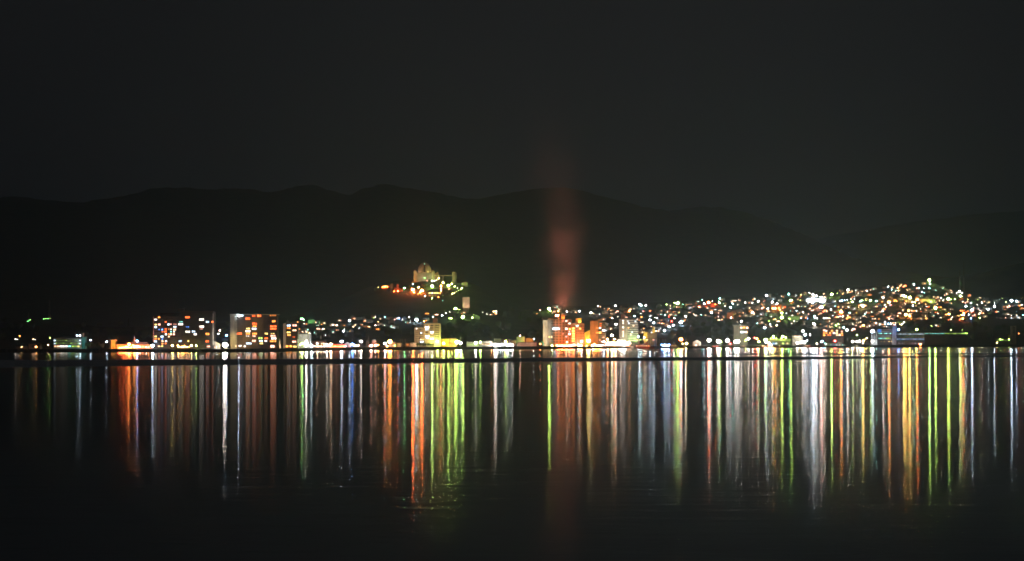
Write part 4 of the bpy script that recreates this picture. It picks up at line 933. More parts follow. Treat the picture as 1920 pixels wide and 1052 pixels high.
for x, c in ((1450.5, 'B'), (1455, 'C'), (1468, 'G'), (1476, 'H')): win(r, x, 644, 3.4, 2, D+7.9, c, 2.5, n=1)
for i in range(3): lamp(1445+10*i, 634.6, 'G', 2, D=D-2)
r = thing('gantry_crane', 'lattice loading gantry at the right end of the yellow-green quay warehouse', 'crane', (P(1476, 650, D-8).x, D-8, LAND))
q = MB()
for s in (-1, 1):
    q.tube((0, s*1.5, 0), (-2.5, s*1.5, 13), .3, .25, 5).tube((7, s*1.5, 0), (-1.5, s*1.5, 13), .3, .25, 5); q.tube((2, s*1.5, 7), (-1, s*1.5, 7), .2, .2, 4)
q.obj('frame', METAL, r); MB().box((-5, -1.2, 13), (6, 1.2, 13.8)).obj('boom', METAL, r)
D = Ds(1496)+40
r = thing('building', 'cream two-storey harbour office left of the white hill-side lamp', 'building', (P(1496, 650, D).x, D, LAND))
r['label'] = 'cream two-storey harbour office right of the yellow-green quay warehouse'
blk(r, 'wall', 1486.5, 1504.5, 630, 652, D, 12, CREAM, LAND); blk(r, 'roof', 1486, 1505, 629, 629.95, D-.5, 13, ROOF2); 
for x in (1491, 1494.6, 1498): win(r, x, 630.9, 2.6, 1.4, D, 'H', 3, n=1)
for y in (634.6, 640): blk(r, 'ledge', 1486.2, 1504.8, y, y+.7, D-.8, .78, WHITE)
D = Ds(1562)+95
r = thing('apartment_building', 'dark block of flats whose many small windows glow orange and white above the ferry', 'apartment building', (P(1562, 650, D).x, D, LAND))
blk(r, 'wall', 1541.5, 1581.5, 616.8, 652, D, 14, BROWN, LAND); blk(r, 'roof', 1541, 1582, 616, 616.75, D-.5, 15, ROOF)
T = [(205,725,36,34,'P'),(238,732,30,28,'W'),(325,732,34,28,'O'),(400,730,34,30,'H'),(472,742,26,22,'P'),(205,765,34,28,'O'),(240,765,30,26,'O'),(295,765,30,24,'O'),(355,765,42,28,'W'),(398,765,34,28,'H'),
 (476,772,30,20,'O'),(205,795,34,30,'O',4),(265,795,18,18,'O'),(300,793,28,20,'R'),(398,795,30,20,'H'),(438,790,44,32,'P',4),(480,795,22,22,'O')]
grid_windows(r, T, 1520, 530, 8.094, D-.1, 3)
for y in (622.6, 626.6): blk(r, 'balcony', 1542, 1581, y, y+.7, D-1, .98, BROWN)
D = Ds(1660)+40
r = thing('office_building', 'boxy harbour office with bands of teal windows and a blue disc sign on its corner', 'office building', (P(1660, 650, D).x, D, LAND)); o = r.location
blk(r, 'wall', 1646, 1672.6, 618, 652, D, 14, BROWN, LAND); blk(r, 'stair_tower', 1673, 1681, 611.8, 652, D-1, 12, GREY, LAND); blk(r, 'roof_band', 1652, 1672.4, 617, 617.95, D-.6, 14, PINK)
for y in (622.2, 630.8, 637): blk(r, 'floor_band', 1645.8, 1672.8, y-1.2, y-.2, D-.6, .58, CREAM)
for i in range(7):
    x = 1648.5+3.5*i; win(r, x, 625.2, 2.6, 1.5, D, 'T', (.8, 2, .2, 1.2, 2, .2, 1.6)[i], n=1); win(r, x, 634.2, 2.8, 1.3, D, 'T' if i < 4 else 'G', (1.2, 1.6, .8, 1.4, 2, 1.2, .4)[i], n=1)
for x in (1652.6, 1657.8, 1666.8, 1671.6): win(r, x, 640.4, 1.4, 1.3, D, 'Y', 2.2 if x > 1660 else .8, n=1)
c0 = P(1649, 620.4, D-2); a = [(c0.x-o.x+3.5*math.cos(i*math.pi/10), c0.z-o.z+3.5*math.sin(i*math.pi/10)) for i in range(20)]
sgn = MB().prism(a, -2.4, -1.8).obj('sign', BLUEP, r); sgn['label'] = 'round blue disc sign'
a = [(c0.x-o.x+2.4*math.cos(i*math.pi/10), c0.z-o.z+2.4*math.sin(i*math.pi/10)) for i in range(20)]
MB().prism(a, -2.46, -2.41).obj('disc', pane_glow('B', .55), sgn)
flood(1650, 627, D-12, 'C', 400, (1649, 620, D-2), 90); flood(1677, 648, D-14, 'H', 600, (1677, 630, D), 100)
D = Ds(1638)+34
r = thing('tower', 'white open-columned tower under the dazzling white lamp beside the harbour office', 'tower', (P(1638, 650, D).x, D, LAND))
blk(r, 'base', 1633.5, 1644.6, 637, 652, D, 8, WHITE, LAND); blk(r, 'roof', 1633, 1644.8, 622.4, 624, D-.5, 9, WHITE)
for x in (1634.2, 1637, 1640, 1643.4): blk(r, 'column', x-.5, x+.5, 624.05, 636.95, D+.4, 1, WHITE)
flood(1636, 650, D-16, 'C', 1400, (1638, 632, D), 100)
D = Ds(1745)+30
r = thing('ferry_terminal', 'long terminal building with two glowing bluish-white gallery strips on the right shore', 'ferry terminal', (P(1745, 650, D).x, D, LAND))
blk(r, 'wall', 1681.5, 1733.5, 626, 652, D+4, 16, GREY, LAND); blk(r, 'dark_hall', 1734, 1815, 628.6, 652, D, 24, DARKC, LAND)
blk(r, 'upper_roof', 1680, 1816, 623.4, 624.3, D-2, 20, GREY); blk(r, 'canopy', 1680, 1733.8, 632.2, 633.2, D-3, 7, GREY); blk(r, 'lower_canopy', 1680, 1733.8, 640.2, 641, D-3, 7, GREY)
for i in range(17):
    x = 1682.6+3.05*i
    win(r, x, 626.4, 2.7, 1.7, D+3.9, 'C', .3+.5*rnd.random()**2, n=1); win(r, x, 636, 2.8, 4.0, D+3.9, 'B' if i % 5 else 'C', .07+.1*rnd.random(), n=1)
    win(r, x, 635.8, 2.4, 1.1, D+3.7, 'C', .3+.5*rnd.random(), n=1)
    if i % 2: win(r, x, 643.6, 1.6, 1.4, D+3.9, 'C', 1.4*rnd.random(), n=1)
for i in range(26): win(r, 1735.5+3.08*i, 625.5, 2.2, .8, D-.02, 'T' if i < 12 else 'G', .5+.9*rnd.random(), n=1)
for x in (1806, 1810, 1813): win(r, x, 624.9, 1.5, 1.4, D-.2, 'G', 5, n=1)
D = Ds(1901)+60
r = thing('building', 'dim cream block with shadowed balconies at the dark right end of the shore', 'building', (P(1901, 640, D).x, D, LAND))
blk(r, 'wall', 1897, 1905.5, 611, 652, D, 10, CREAM, LAND)
for y in (614, 618, 622): blk(r, 'window', 1898.6, 1903.6, y, y+1.6, D-.1, .09, GLASSD)
D = Ds(1880)+40
r = thing('building', 'low dark waterside building with a row of dim yellow-green windows at the far right', 'building', (P(1882, 640, D).x, D, LAND)); blk(r, 'wall', 1866, 1893, 634.8, 652, D, 10, DARKC, LAND)
for i in range(6): win(r, 1870+4*i, 638.4, 1.8, 1, D, 'G', .7, n=1)
r = thing('sign_post', 'dim yellow upright sign at the end of the dark right shore', 'sign', (P(1892, 650, D-6).x, D-6, LAND)); blk(r, 'post', 1891.6, 1892.6, 634, 652, D-5.8, .5, METAL, LAND); blk(r, 'panel', 1890.4, 1893.8, 627.8, 633.9, D-6.4, .5, YELLOW)
# ------------------------------------------------------------------ lamps on the town slope
TL = '''566.5 599.5 N5|560 603 O2|605.7 606 O3|630 609 H4|665 610 H4|655.5 601.6 C4|597 616 P3|605.7 616.3 H4|577 624.6 H3|644 621 C3|615 619.6 P2|611.5 624 P2|666.6 619 C3|672 614 P3|690 612 O2|612 628 H2|646 617 W1|664 608.5 H2|
704 610 P3|742 596.8 P3|748.5 596.7 B3|728.5 596 O3|721.5 594.6 W2|709.5 603 Y2|767.5 595 W2|781 599.6 C5|798 599 O3|795 602.6 O3|801 587 O3|818 589 P3|812 594 C3|829 591.6 C3|836 587.5 W2|854 579 G5|861 580.6 G2|868 594.3 G5|846 597 G3|842 597 G2|886 595.4 G3|928 583 H4|928.4 587 O3|921 588.6 O2|924.5 588.6 O2|905 586 W1|888 590 G1|
1013 582 P2|1029.5 579 G5|1032 583 G3|1041 574.6 H2|1063 584 W3|1067 583.8 H2|1086.5 583.5 C3|1108 586.7 W4|1111.5 586.7 H2|1121 573.8 W2|1124 573.8 H2|1136 581.4 O4|1141 577.4 O3|1147 581.4 O2|1157 583.6 P3|1154 573.2 W3|1174 580 P2|1181 579.8 O3|1180 583.4 O3|1200 571 C4|1203 572.5 W3|1211 572.6 W3|1206.5 582.4 R3|1219.7 581.8 R4|1199 583.6 H2|1190 593 W3|1247 590 C3|1155 608.2 W4|1202 612 C4|1219 600 C4|1226 605.2 C4|1232 620 P3|1246 620 C4|1148 596.5 W2|1158.5 594 W1|1183 595 O2|1202.5 594.5 O2|1243 605.5 P3|1239 582 H2|1228 595.5 W2|1232 595.5 W2|1197 598 O2|1254.6 612.8 C4|1262.5 609.8 C4|1276.5 604.4 C5|1264.5 596.4 H3|1259.6 602.2 X3|1253.5 593.5 X2|1285.6 593.4 W4|1292 600 W2|1281.5 599.5 P2|1280 603 W2|1248.5 602 H2|1243.5 605.4 P3|
1265.7 568.4 G4|1270.8 568.6 G5|1250 571 G2|1256.5 577.6 P2|1317 563.2 T2|1328.7 567.4 R5|1320.7 570 C4|1305 569.8 O3|1335 570.5 O3|1341.5 570.5 R3|1325 573 R3|1312 574 P3|1300 574 P2|1349 567.6 G4|1347 564.5 T2|1349.5 559.7 W3|1335.5 565 W2|1369.5 576.2 C4|1334 586.4 C4|1314 589.5 W2|1375 564 P3|1379.5 564 W2|1374 569.6 T3|1359.5 574 W2|1348 599 H3|1351.4 599 O3|1370.5 595.8 W3|1364 598 O2|1390 602.4 W4|1386.5 582.2 P3|1383 603.5 W1|1411 567.4 W2|1397.5 567.5 W3|1404 566 O2|1413.5 559.8 O3|1421.6 565.2 W4|1437 554 C4|1447.7 566.2 W4|1430.5 576.6 P3|1439.5 579 C3|1440 582.4 O3|1457 569.6 W4|1429.5 570 H2|1420.8 578.6 H2|1416.4 584.4 O3|1411.3 585.6 W4|1411 588 H3|1409 605.5 C3|1420 606.2 C3|1437 607.5 P2|1439.7 594.6 R3|1452 597.5 O3|1442 602 G2|1444 608.2 C3|1456.3 609.8 H3|1434 614.8 C4|1466 587 G4|1465.7 595.4 G5|1479.6 597.8 G4|1459.5 601.2 P3|1464.5 601.2 P3|1470.5 575.8 R3|1483 563.4 G5|1479 551.6 C3|1468 554.6 O2|1494.5 560 H2|1494.8 574 H3|1489.5 575.6 P3|1482 577 H2|1517.5 549.8 W4|1524.5 552.4 W4|1530.7 554.7 W4|1539.5 557 W4|1502 552.6 Y2|1505 572.5 O4|1509.6 573 O2|1499.5 572.8 R2|1518 577.2 P3|1523 581 P3|1502 585.6 O4|1497 586 O2|1505.5 585.4 H3|1508.7 590.5 O4|1509.5 593.2 R4|1500 593 O2|1517 587.6 P3|1493.5 583 C2|1527.6 593 C3|1527.5 596.5 W2|1531.8 596.6 W2|1502.5 596.5 C2|1514 597.6 B2|1527 607 W5|1535.5 606.8 O4|1489.5 602 W2|1494 602.3 W1|
1514 563.6 W4|1520 563.8 C4|1525 563.4 C5|1530 564.2 W4|1533 563.8 C4|1537.6 564 W4|1546 563.6 W4|1543 566 W3|1559.4 552 G5|1590 543.6 W4|1590.2 546.8 H3|1581 549 O3|1570 550.5 G2|1545 549.6 P2|1575.5 564.4 C3|1579 563.6 B3|1583 562.8 C2|1589 562 C2|1595 561 W2|1598.4 566 G4|1625 543 H3|1625.5 545.7 P3|1613.4 564.8 T3|1617 562.8 G2|1624 562.8 G2|1632 563.4 G4|1612.5 571 O3|1617.5 573.4 Y5|1621 573 O3|1653 563.4 O4|1656 558.4 W4|1664.5 538.2 C2|1643 564.6 T3|1642.7 573.6 O4|1667 566.6 O5|1668 563 O4|1677 563 O4|1657 579.2 R4|1659.5 571.4 C3|1661 575 W2|1648 584 P3|1654.6 583.6 C3|1658.8 587.4 R3|1671 590 O4|1669 592.8 O3|1674 592.6 O3|1670.5 571 R3|1625.5 584.6 R2|1622 588 W2|1650.4 596.8 O3|1577 584.6 O5|1573.6 586.6 O4|1575.6 588.6 R3|1580.5 583.6 H3|1571 573.2 O3|1537 572.6 P3|1541 575.6 P5|1537 577 P3|1545 582 R4|1548.5 582 R3|1558 580.5 W3|1593.4 586.4 C3|1590.6 595 O4|1600 595.6 O2|1569 593.6 R3|1574 593.4 H3|1580.4 593.2 H3|1544.5 596.8 W3|1549 596.5 W3|1553.6 595.6 H3|1527.5 593.5 C2|1610 595.2 P2|1613 595.2 P2|1567 610 G3|1572 607 G3|1619 610 O4|1615.5 610.4 P3|1606.7 605.5 O3|1611.6 603.6 O3|1607 608 P3|1606.8 628.4 G3|1582 614 C3|1599.7 617 P4|1636.8 605.6 P3|1643 606 P3|1655 606.2 O3|1659.6 604.6 W3|1659.6 607.6 W3|1665.4 607.4 B3|1670.5 607.2 W3|1676.6 604.6 H3|1677 608 P3|
1687 608.6 Y2|1690.5 608.4 H3|1694.6 604.4 W2|1683 539.8 O4|1690 534.4 H3|1696 535.8 R4|1685.4 532.6 R2|1673 538.4 H3|1672 543.2 W3|1685.5 543 H3|1666 536.4 W2|1714 533.4 C3|1713.5 532 P2|1718.7 540.4 X3|1722.5 540.2 W3|1732 540.4 C2|1742.7 525.2 G5|1744 532.2 C3|1742.6 540 T3|1729 547.6 C2|1733 548.8 W2|1695 554.8 Y5|1698.8 555.8 G4|1691 553.4 P3|1705.6 558 Y5|1679 563.4 O4|1697 563.4 O4|1711 566.6 Y3|1720 562.4 R5|1720.6 557.4 R3|1723 566.8 O3|1715.5 567 G3|1733.6 563 P2|1745 565.4 G3|1735 569 H2|1752.5 555.4 H3|1756.5 557.6 O3|1764.7 558 W3|1769 561.6 H3|1778 560.2 G5|1754.2 577.4 G5|1762.6 575 R3|1740 574 R3|1744 574 R2|1711 573.2 C3|1691 574.8 R2|1703.6 582.6 O4|1707.7 582.8 P3|1716 581.8 O3|1722 581.6 O4|1727 582 R2|1733.6 581.6 O4|1737 581.4 O4|1730 578 P3|1698.4 589.8 O5|1706 592.6 O4|1707 595.4 O3|1702 595.6 O2|1686.5 586.2 P3|1684.5 591.4 H3|1760.7 584.2 R4|1756 584.6 R3|1760 587 P2|1774.5 588.6 O4|1779 588.6 O4|1737 596 O4|1761.6 594.6 H3|1766 594.4 P2|1747.7 591.4 O2|1780.4 597.8 R3|1784.8 595 W2|1693 578.8 H2|1693 583 W1|1667 598 P2|1746.5 611.4 G2|1759 609.6 O2|
1801 555.6 G5|1799 546.8 W4|1803.6 549 W3|1793.5 548.6 W2|1775.5 549.6 P3|1771.5 552.2 P2|1790 561 G3|1783 561.5 G2|1807 564.4 O4|1814.5 565.6 R4|1812 565.8 P3|1815 561.8 Y2|1821 568 C3|1841 567.4 W3|1846 563.5 O2|1811 574 C4|1823 581 C5|1823.6 584.4 R3|1826 576 P2|1833.7 576.6 P3|1864.6 575 C4|1869.4 583.2 R4|1866 582.6 H3|1853.3 580.5 C3|1865 569 W2|1896.7 564 C5|1906 564.6 C4|1910 564.8 R3|1912 571.6 R3|1890.6 573.6 P4|1883 573.6 O2|1886 566 G2|1915.6 571 W2|1905 558.8 Y1|1916 559 Y1|1879 559.5 G1|1905 584.4 B2|1918.5 591 C2|1912 595 P4|1803 581.4 R4|1808.6 581.8 P3|1813 583.4 R3|1807 587 R4|1803.6 590.6 Y3|1807.4 590.4 G3|1797 591 H2|1826 590.2 P3|1831 591.4 O2|1837 587 H3|1842 586.4 R3|1846 586 R2|1805 597.4 R4|1801.5 597.6 R3|1820.7 597 B3|1836.6 595.8 G3|1778 588.8 O4|1832 577 H3|1816.6 589.6 C2'''
LMP = []
for e in TL.replace('\n', '').split('|'):
    x, y, c = e.split(); LMP.append((float(x), float(y), ('T' if c[0] in 'WC' and c[1] in '23' and rnd.random() < .22 else c[0]), int(c[1])))
# lamps that read as lit rooms become houses with lit windows, the rest street lamps
for i, (x, y, c, lv) in enumerate(LMP):
    if c in 'ORPH' and lv <= 4 and i % 9 != 0 and y > 530:
        n = rnd.choice((1, 2, 2, 3)) if lv >= 3 else 1
        alt = {'O': 'OOHO', 'R': 'ROOR', 'P': 'PHPO', 'H': 'HHYW'}[c]
        house(x, y, ''.join(rnd.choice(alt) if k else c for k in range(n)), {1: 1, 2: 2, 3: 3, 4: 4}[lv])
    else:
        lamp(x, y, c, lv, 'town')
# fill the slope with the dim houses between the lights
occ = [(x, y) for x, y, _, _ in LMP]
def free(x, y, r): return all(abs(x-a) > r or abs(y-b) > r*.55 for a, b in occ)
cnt = 0; tries = 0
def town(x, y):
    t = smooth(x, TOP)
    if y < t+2: return False
    if x < 556: return False
    if x < 780: return y < interp(x, [(556, 628), (620, 622), (700, 616), (780, 606)])
    if x < 925: return y < interp(x, [(780, 604), (850, 594), (925, 590)])
    if x < 1005: return False
    if x < 1130: return y < 590
    if x < 1255: return y < 626
    if x < 1380: return y < interp(x, [(1255, 606), (1290, 588), (1330, 596), (1380, 604)])
    if x < 1530: return y < 612
    if x < 1690: return y < 614
    if x < 1930: return y < interp(x, [(1690, 602), (1760, 596), (1930, 595)])
    return False
while cnt < 330 and tries < 6000:
    tries += 1; x = rnd.uniform(556, 1926); y = rnd.uniform(530, 628)
    if not town(x, y) or not free(x, y, 5.6): continue
    occ.append((x, y)); cnt += 1
    q = rnd.random()
    house(x, y, '' if q < .3 else rnd.choice(('H', 'P', 'W', 'O', 'C', 'OH', 'G', 'OP', 'WH', 'HHP', 'OOR', 'PO')), rnd.choice((1, 1, 2, 2)))
# notable houses
for x, y, w_, h_, k, wl_, c, fx, fw in ((656, 620, 10.5, 3.5, 'gable', 1, 'O', 'C', 1100), (741, 613, 11, 5, 'flat', 1, 'C', 'C', 1500), (708, 617, 9, 4.5, 'flat', 3, 'O', 'O', 700), (893, 596, 12, 5.5, 'gable', 1, '', 'G', 2200),
        (1880, 595, 9, 4, 'gable', 1, '', 'H', 800), (1893.5, 595, 9, 4.6, 'gable', 1, '', 'H', 900), (1911, 595, 11, 4.2, 'gable', 1, 'P', 'H', 700), (1415, 578, 8, 8, 'flat', 1, '', 'C', 2200), (1388, 584, 11, 6, 'gable', 1, 'O', 'H', 1500),
        (1173, 579, 18, 5, 'hip', 0, '', 'O', 2400), (1597, 607, 9, 5, 'gable', 1, '', 'H', 900), (1850, 577, 12, 5, 'hip', 1, 'C', 'C', 900), (1834, 578, 11, 5, 'gable', 0, 'P', 'P', 1200), (781, 595, 6, 5, 'flat', 1, '', 'H', 600), (1562, 607, 9, 5, 'gable', 0, '', 'Y', 700), (1582, 606, 11, 4, 'hip', 1, '', 'W', 600)):
    p = slope(x, y); house(x, y, c, 2, k, wl_, w=w_, h=h_, rz=.05); flood(x-3, y+1.5, p.y-13, fx, fw, (x, y-3, p.y), 110, base=slope(x-3, y+2).z-1, visible=1)
def hall(x0, x1, y0, y1, mat, label, fx=None, fw=0, roof=ROOF3, nm='hall'):
    p = slope((x0+x1)/2, y1+1); D = p.y; r = thing(nm, label, nm, (p.x, D, p.z-2))
    blk(r, 'wall', x0, x1, y0+1, y1+2, D, 12, mat, p.z-2); blk(r, 'roof', x0-.5, x1+.5, y0, y0+.95, D-.7, 14, roof)
    if fx: flood((x0+x1)/2, y1+1, D-16, fx, fw, ((x0+x1)/2, (y0+y1)/2, D), 120, base=slope((x0+x1)/2, y1+2).z-2, visible=1)
    return r
hall(1726, 1754, 559.5, 567, WHITE, 'long pale school-like hall beside the red-orange lamp near the hilltop', 'G', 4200)
hall(1286, 1297, 569, 574.5, PINK, 'peach walled low building between the twin yellow-green lamps and the orange yard', 'P', 2200)
hall(1300, 1322, 570, 575, PINK, 'long low building washed red-orange along the hilltop yard', 'R', 5200); hall(1325, 1346, 569, 575, ORANGE, 'low building glowing red-orange right of the hilltop yard mast', 'R', 5600)
hall(1512, 1549, 558.5, 567, WHITE, 'wide pale sports hall behind the row of dazzling floodlights', 'C', 9000); hall(1632, 1660, 601.5, 604.6, CREAM, 'long flat roofed terrace above the harbour office', 'H', 900); hall(1660, 1708, 602, 605, CREAM, 'second long flat roofed terrace right of the first above the harbour office', 'G', 1200)
hall(1646, 1653, 571.6, 576, BLUEP, 'small blue-lit hall among orange windows', 'C', 900)
hall(1446, 1454.5, 572, 580.5, ORANGE, 'two-storey building glowing orange inside its open galleries', 'O', 3400); hall(1457, 1465, 570, 582, ORANGE, 'three-storey block with orange windows right of the open galleries', 'O', 1600)
hall(1364, 1376, 585, 597, PINK, 'three-storey block with orange lit rows beside the dark grove', 'O', 2200); hall(1480, 1500, 592, 599, GREY, 'grey terrace building lit yellow-green on the mid slope', 'G', 1600)
for i in range(4): lamp(1447+2.2*i, 574+(i % 2)*4.4, 'O', 4, 'town'); lamp(1458.5+2*i, 573.6+(i % 3)*3.6, 'O', 3, 'town'); lamp(1366+2.6*i, 586.5+(i % 2)*5, 'OH'[i % 2], 4, 'town')
p = slope(868, 597); flood(868, 596, p.y-10, 'G', 9000, (876, 613, p.y-160), 150, base=p.z-2, visible=1, gain=4)  # added spot, boosts the street lamp's light on the grove
# ------------------------------------------------------------------ masts
def lattice(px, y0, y1, D, label, wid=.9, mat=METAL, lampc=None):
    b = P(px, y1, D); t = P(px, y0, D); h = t.z-b.z; r = thing('lattice_mast', label, 'mast', b)
    q = MB(); n = 10
    for s in ((-1, -1), (1, -1), (1, 1), (-1, 1)):
        q.tube((s[0]*wid*2.2, s[1]*wid*2.2, -2), (s[0]*.25, s[1]*.25, h), .34, .2, 4)
    q.obj('legs', mat, r); q = MB()
    for i in range(n):
        f = lambda u: wid*2.2*(1-u)+.25*u
        a = f(i/n); c = f((i+1)/n); z0 = h*i/n; z1 = h*(i+1)/n
        for s in (-1, 1): q.tube((s*a, s*a, z0), (-s*c, s*c, z1), .15, .15, 3).tube((-s*a, -s*a, z0), (s*c, -s*c, z1), .15, .15, 3)
    q.obj('bracing', mat, r); q = MB()
    for k in (.7, .82, .93): q.box((-2.6, -.12, h*k), (2.6, .12, h*k+.25))
    q.obj('crossarm', mat, r)
    return r
p = slope(1799.7, 549); lattice(1799.7, 507, 549, p.y+10, 'tall slim lattice mast above the yellow-green lamp on the right hilltop', .7)
flood(1798, 549, p.y-14, 'N', 9000, (1799.7, 522, p.y+10), 60, base=p.z-1, visible=1)
lattice(1807, 490, 549, p.y+420, 'faint farther lattice mast just right of the tall slim mast', .8)
p = slope(93, 598); lattice(93, 562, 597, p.y, 'dim lattice mast beside the green lights on the left hill', .8); lattice(53.5, 585, 601, p.y+10, 'short dim mast on the left hill above the farther green lights', .5)
for x, y, c in ((55, 600.5, 'N'), (57, 599.5, 'G'), (52, 602.5, 'N'), (86, 597.6, 'G'), (90, 597.2, 'N'), (82, 598, 'N'), (94, 597.3, 'G')): lamp(x, y, c, 1, 'town')
for x, y in ((686, 594), (760, 592), (1247, 566), (1266, 566), (1388, 556), (975, 577), (1309, 566), (1731, 530)):
    p = slope(x, max(y+4, smooth(x, TOP)+1)); r = thing('utility_pole', '', 'utility pole', p, 'utility poles of the hillside'); MB().tube((0, 0, -.5), (0, 0, 10), .2, .14, 6).obj('pole', CONC, r); MB().box((-1.2, -.08, 8.8), (1.2, .08, 9)).obj('crossarm', METAL, r)
    LINKED.append((r, x, y, 'tall grey utility pole with a crossarm'))
# ------------------------------------------------------------------ trees of the groves
def grove(n, box, s, test=None, where=None, pine=.12, D=None):
    k = 0; t = 0
    while k < n and t < n*40:
        t += 1; x = rnd.uniform(box[0], box[1]); y = rnd.uniform(box[2], box[3])
        if test and not test(x, y): continue
        tree(x, y, s*rnd.uniform(.85, 1.25), where, pine=rnd.random() < pine); k += 1
grove(52, (1255, 1378, 598, 645), 1.25, lambda x, y: y > interp(x, [(1255, 640), (1280, 622), (1298, 606), (1345, 604), (1378, 616)]))
grove(44, (826, 925, 602, 645), 1.2, lambda x, y: y > interp(x, [(826, 622), (845, 608), (870, 604), (900, 612), (925, 630)]))
grove(30, (590, 790, 620, 640), 1.0, lambda x, y: y > interp(x, [(590, 632), (650, 624), (790, 617)]))
grove(18, (930, 1015, 586, 642), 1.25); grove(34, (1690, 1925, 600, 640), 1.15, lambda x, y: y > interp(x, [(1690, 612), (1760, 602), (1860, 600), (1925, 600)]))
grove(26, (1380, 1545, 612, 634), 1.1); grove(28, (-20, 300, 604, 640), 1.2, lambda x, y: y > smooth(x, TOP)+3); grove(8, (400, 440, 615, 640), 1.0)
grove(14, (200, 290, 628, 646), 1.1); grove(30, (1000, 1930, 535, 600), .7, lambda x, y: town(x, y) and free(x, y, 3))
for x in (783, 788, 793, 798, 803, 808, 813, 818, 823): tree(x, 652, .42+.06*(x % 2), 'shore', D=None)
for x in (98, 94, 82, 72, 165, 172, 182, 192, 1008, 1010, 1016): tree(x, 652, .75, 'shore')

# ------------------------------------------------------------------ air: steam lit from the hotel roof, and thin haze over the bay
Dp = Ds(1066)+40
m = bpy.data.materials.new('steam'); m.use_nodes = True; t = m.node_tree; t.nodes.clear(); N = t.nodes.new
out = N('ShaderNodeOutputMaterial'); pv = N('ShaderNodeVolumePrincipled'); tcn = N('ShaderNodeTexCoord'); sp = N('ShaderNodeSeparateXYZ')
t.links.new(tcn.outputs['Object'], sp.inputs[0]); t.links.new(pv.outputs[0], out.inputs['Volume'])
pv.inputs['Color'].default_value = (.9, .9, .9, 1); pv.inputs['Anisotropy'].default_value = 0.0
def mth(op, a, b=None):
    n = N('ShaderNodeMath'); n.operation = op
    for i, v in enumerate((a, b)):
        if v is None: continue
        if isinstance(v, (int, float)): n.inputs[i].default_value = v
        else: t.links.new(v, n.inputs[i])
    return n.outputs[0]
PH = 330.0
zz = mth('DIVIDE', sp.outputs['Z'], PH)
wd = mth('ADD', mth('MULTIPLY', mth('POWER', mth('MAXIMUM', zz, .001), .8), 44.0), 12.0)
rr = mth('SQRT', mth('ADD', mth('POWER', mth('ADD', sp.outputs['X'], mth('MULTIPLY', mth('POWER', mth('MAXIMUM', zz, .001), 1.6), 34.0)), 2.0), mth('POWER', sp.outputs['Y'], 2.0)))
nz0 = N('ShaderNodeTexNoise'); nz0.inputs['Scale'].default_value = .014; nz0.inputs['Detail'].default_value = 4; t.links.new(tcn.outputs['Object'], nz0.inputs[0])
u = mth('DIVIDE', mth('MAXIMUM', mth('ADD', rr, mth('MULTIPLY', mth('SUBTRACT', nz0.outputs[0], .5), 70.0)), 0.0), wd)
nz = N('ShaderNodeTexNoise'); nz.inputs['Scale'].default_value = .022; nz.inputs['Detail'].default_value = 3; t.links.new(tcn.outputs['Object'], nz.inputs[0])
fall = mth('EXPONENT', mth('MULTIPLY', mth('POWER', u, 2.0), -2.2))
up = mth('EXPONENT', mth('MULTIPLY', zz, -4.2))
topf = mth('MULTIPLY', mth('MINIMUM', mth('MULTIPLY', mth('MAXIMUM', zz, 0.0), 30.0), 1.0), mth('MINIMUM', mth('MULTIPLY', mth('MAXIMUM', mth('SUBTRACT', 1.0, zz), 0.0), 3.0), 1.0))
den = mth('MULTIPLY', mth('MULTIPLY', fall, mth('MULTIPLY', up, topf)), mth('MULTIPLY', mth('MAXIMUM', mth('MULTIPLY', mth('SUBTRACT', nz.outputs[0], .28), 2.6), 0.05), STEAM))
t.links.new(den, pv.inputs['Density'])
c0 = P(1064, 588, Dp)
q = MB().lathe((0, 0, 0), [(0, 0), (100, 0), (175, PH), (0, PH)], 20)
pl = q.obj('steam_plume', m, None, c0); tag(pl, 'tall faint red-lit column of steam rising above the orange hotel', 'steam plume'); pl['kind'] = 'stuff'
for x, w_, tx in ((1044, SPOTW, 1050), (1088, SPOTW*.6, 1078)):
    flood(x, 596 if x < 1060 else 603, Dp-8, 'S', w_, (tx, 300, Dp), 100, base=P(x, 605, Dp).z, visible=1, gain=1.0)
if HAZE > 0:
    m = bpy.data.materials.new('thin_haze'); m.use_nodes = True; t = m.node_tree; t.nodes.clear()
    out = t.nodes.new('ShaderNodeOutputMaterial'); pv = t.nodes.new('ShaderNodeVolumePrincipled'); t.links.new(pv.outputs[0], out.inputs['Volume'])
    pv.inputs['Color'].default_value = (.60, .81, 1.0, 1); pv.inputs['Density'].default_value = HAZE; pv.inputs['Anisotropy'].default_value = HAZEG
    hz = MB().box((-9000, -60, -2), (9000, 24500, 1500)).obj('haze', m); hz['kind'] = 'stuff'

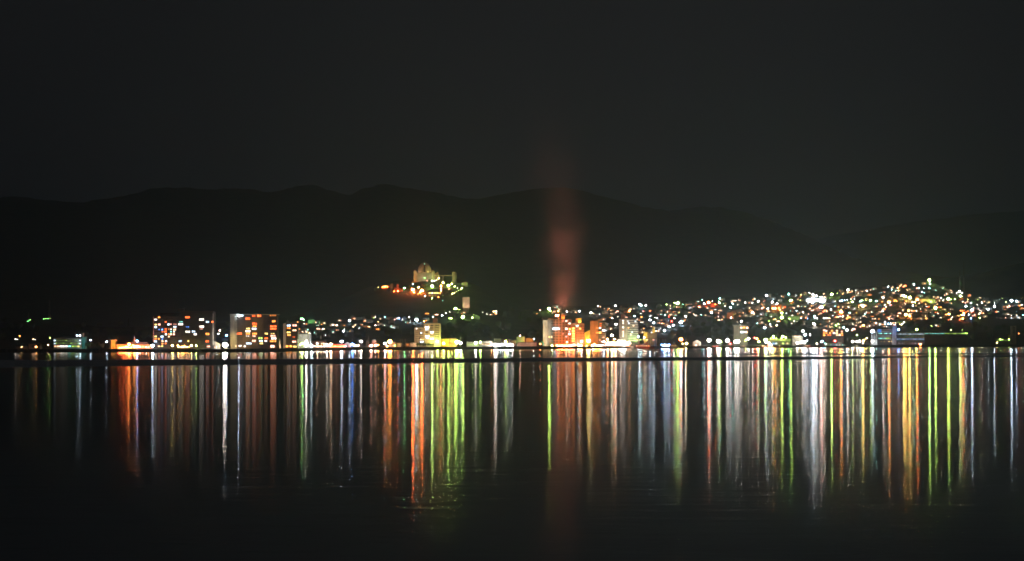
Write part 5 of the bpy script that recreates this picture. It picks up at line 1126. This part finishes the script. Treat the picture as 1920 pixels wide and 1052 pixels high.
# ------------------------------------------------------------------ labels that single each lamp, house, tree and pole out
LM = [(343, 615, 'wide dark flats'), (475, 615, 'cream-edged flats'), (545, 625, 'narrow dark flats'), (566.5, 599.5, 'green lamp on the quay hill'), (637, 648, 'red-lit warehouse'), (594, 643, 'red-brick quay building'), (800, 625, 'cream stepped flats'),
      (873, 567, 'pale windowless block'), (796, 505, 'domed hall'), (852, 524, 'slab tower by the dome'), (814, 550, 'hipped-roof pavilion'), (942, 646, 'dazzling white shop'), (1056, 622, 'orange hotel'), (1121, 622, 'slim orange tower'), (1179, 615, 'white striped tower'),
      (1155, 646, 'ferry terminal'), (1222, 636, 'open ferry pier'), (1307, 641, 'white boathouse'), (1268, 568.5, 'twin yellow-green lamps'), (1325, 570, 'red-orange hilltop yard'), (1388, 620, 'grey three-storey flats'), (1315, 612, 'dark shore grove'), (1462, 640, 'yellow-green quay warehouse'),
      (1450, 576, 'orange-lit galleries'), (1483, 563, 'dazzling yellow-green lamp'), (1528, 563, 'sports hall floodlights'), (1562, 624, 'many-windowed brown flats'), (1660, 630, 'harbour office'), (1638, 628, 'white columned tower'), (1740, 563, 'hilltop school hall'), (1742, 525, 'topmost hill lamp'), (1800, 528, 'slim hilltop mast'),
      (1893, 590, 'white gabled houses'), (1775, 632, 'dark terminal hall'), (1901, 617, 'dim cream end block'), (126, 643, 'waterside hotel'), (254, 648, 'orange quay shed'), (93, 580, 'left hill mast'), (1568, 640, 'long white ferry'), (700, 645, 'domed tower house'), (1173, 577, 'wide orange-lit house'), (1695, 604, 'flat terraces'), (650, 616, 'pale gabled house')]
ORD = ['nearest', 'second', 'third', 'fourth', 'fifth', 'sixth', 'seventh', 'eighth', 'ninth', 'tenth', 'eleventh', 'twelfth', 'thirteenth', 'fourteenth', 'fifteenth', 'sixteenth', 'seventeenth', 'eighteenth', 'nineteenth', 'twentieth']
ORD += ['twenty-'+w for w in ('first', 'second', 'third', 'fourth', 'fifth', 'sixth', 'seventh', 'eighth', 'ninth')]
buckets = {}
for r, x, y, desc in LINKED:
    d, lx, ly, nm = min((math.hypot(x-a, (y-b)*1.6), a, b, n) for a, b, n in LM)
    dx, dy = x-lx, y-ly
    rel = ('right of' if dx > 0 else 'left of') if abs(dx) > abs(dy)*1.3 else ('above' if dy < 0 else 'below')
    buckets.setdefault((desc, rel, nm), []).append((d, id(r), r))
for (desc, rel, nm), L in buckets.items():
    L.sort(key=lambda e: e[:2])
    for i, (d, _, r) in enumerate(L):
        if len(L) == 1: r['label'] = '%s %s the %s' % (desc, rel, nm)
        elif i == 0: r['label'] = '%s %s the %s, the nearest' % (desc, rel, nm)
        else: r['label'] = '%s %s the %s, %s nearest' % (desc, rel, nm, ORD[i] if i < len(ORD) else 'farthest')
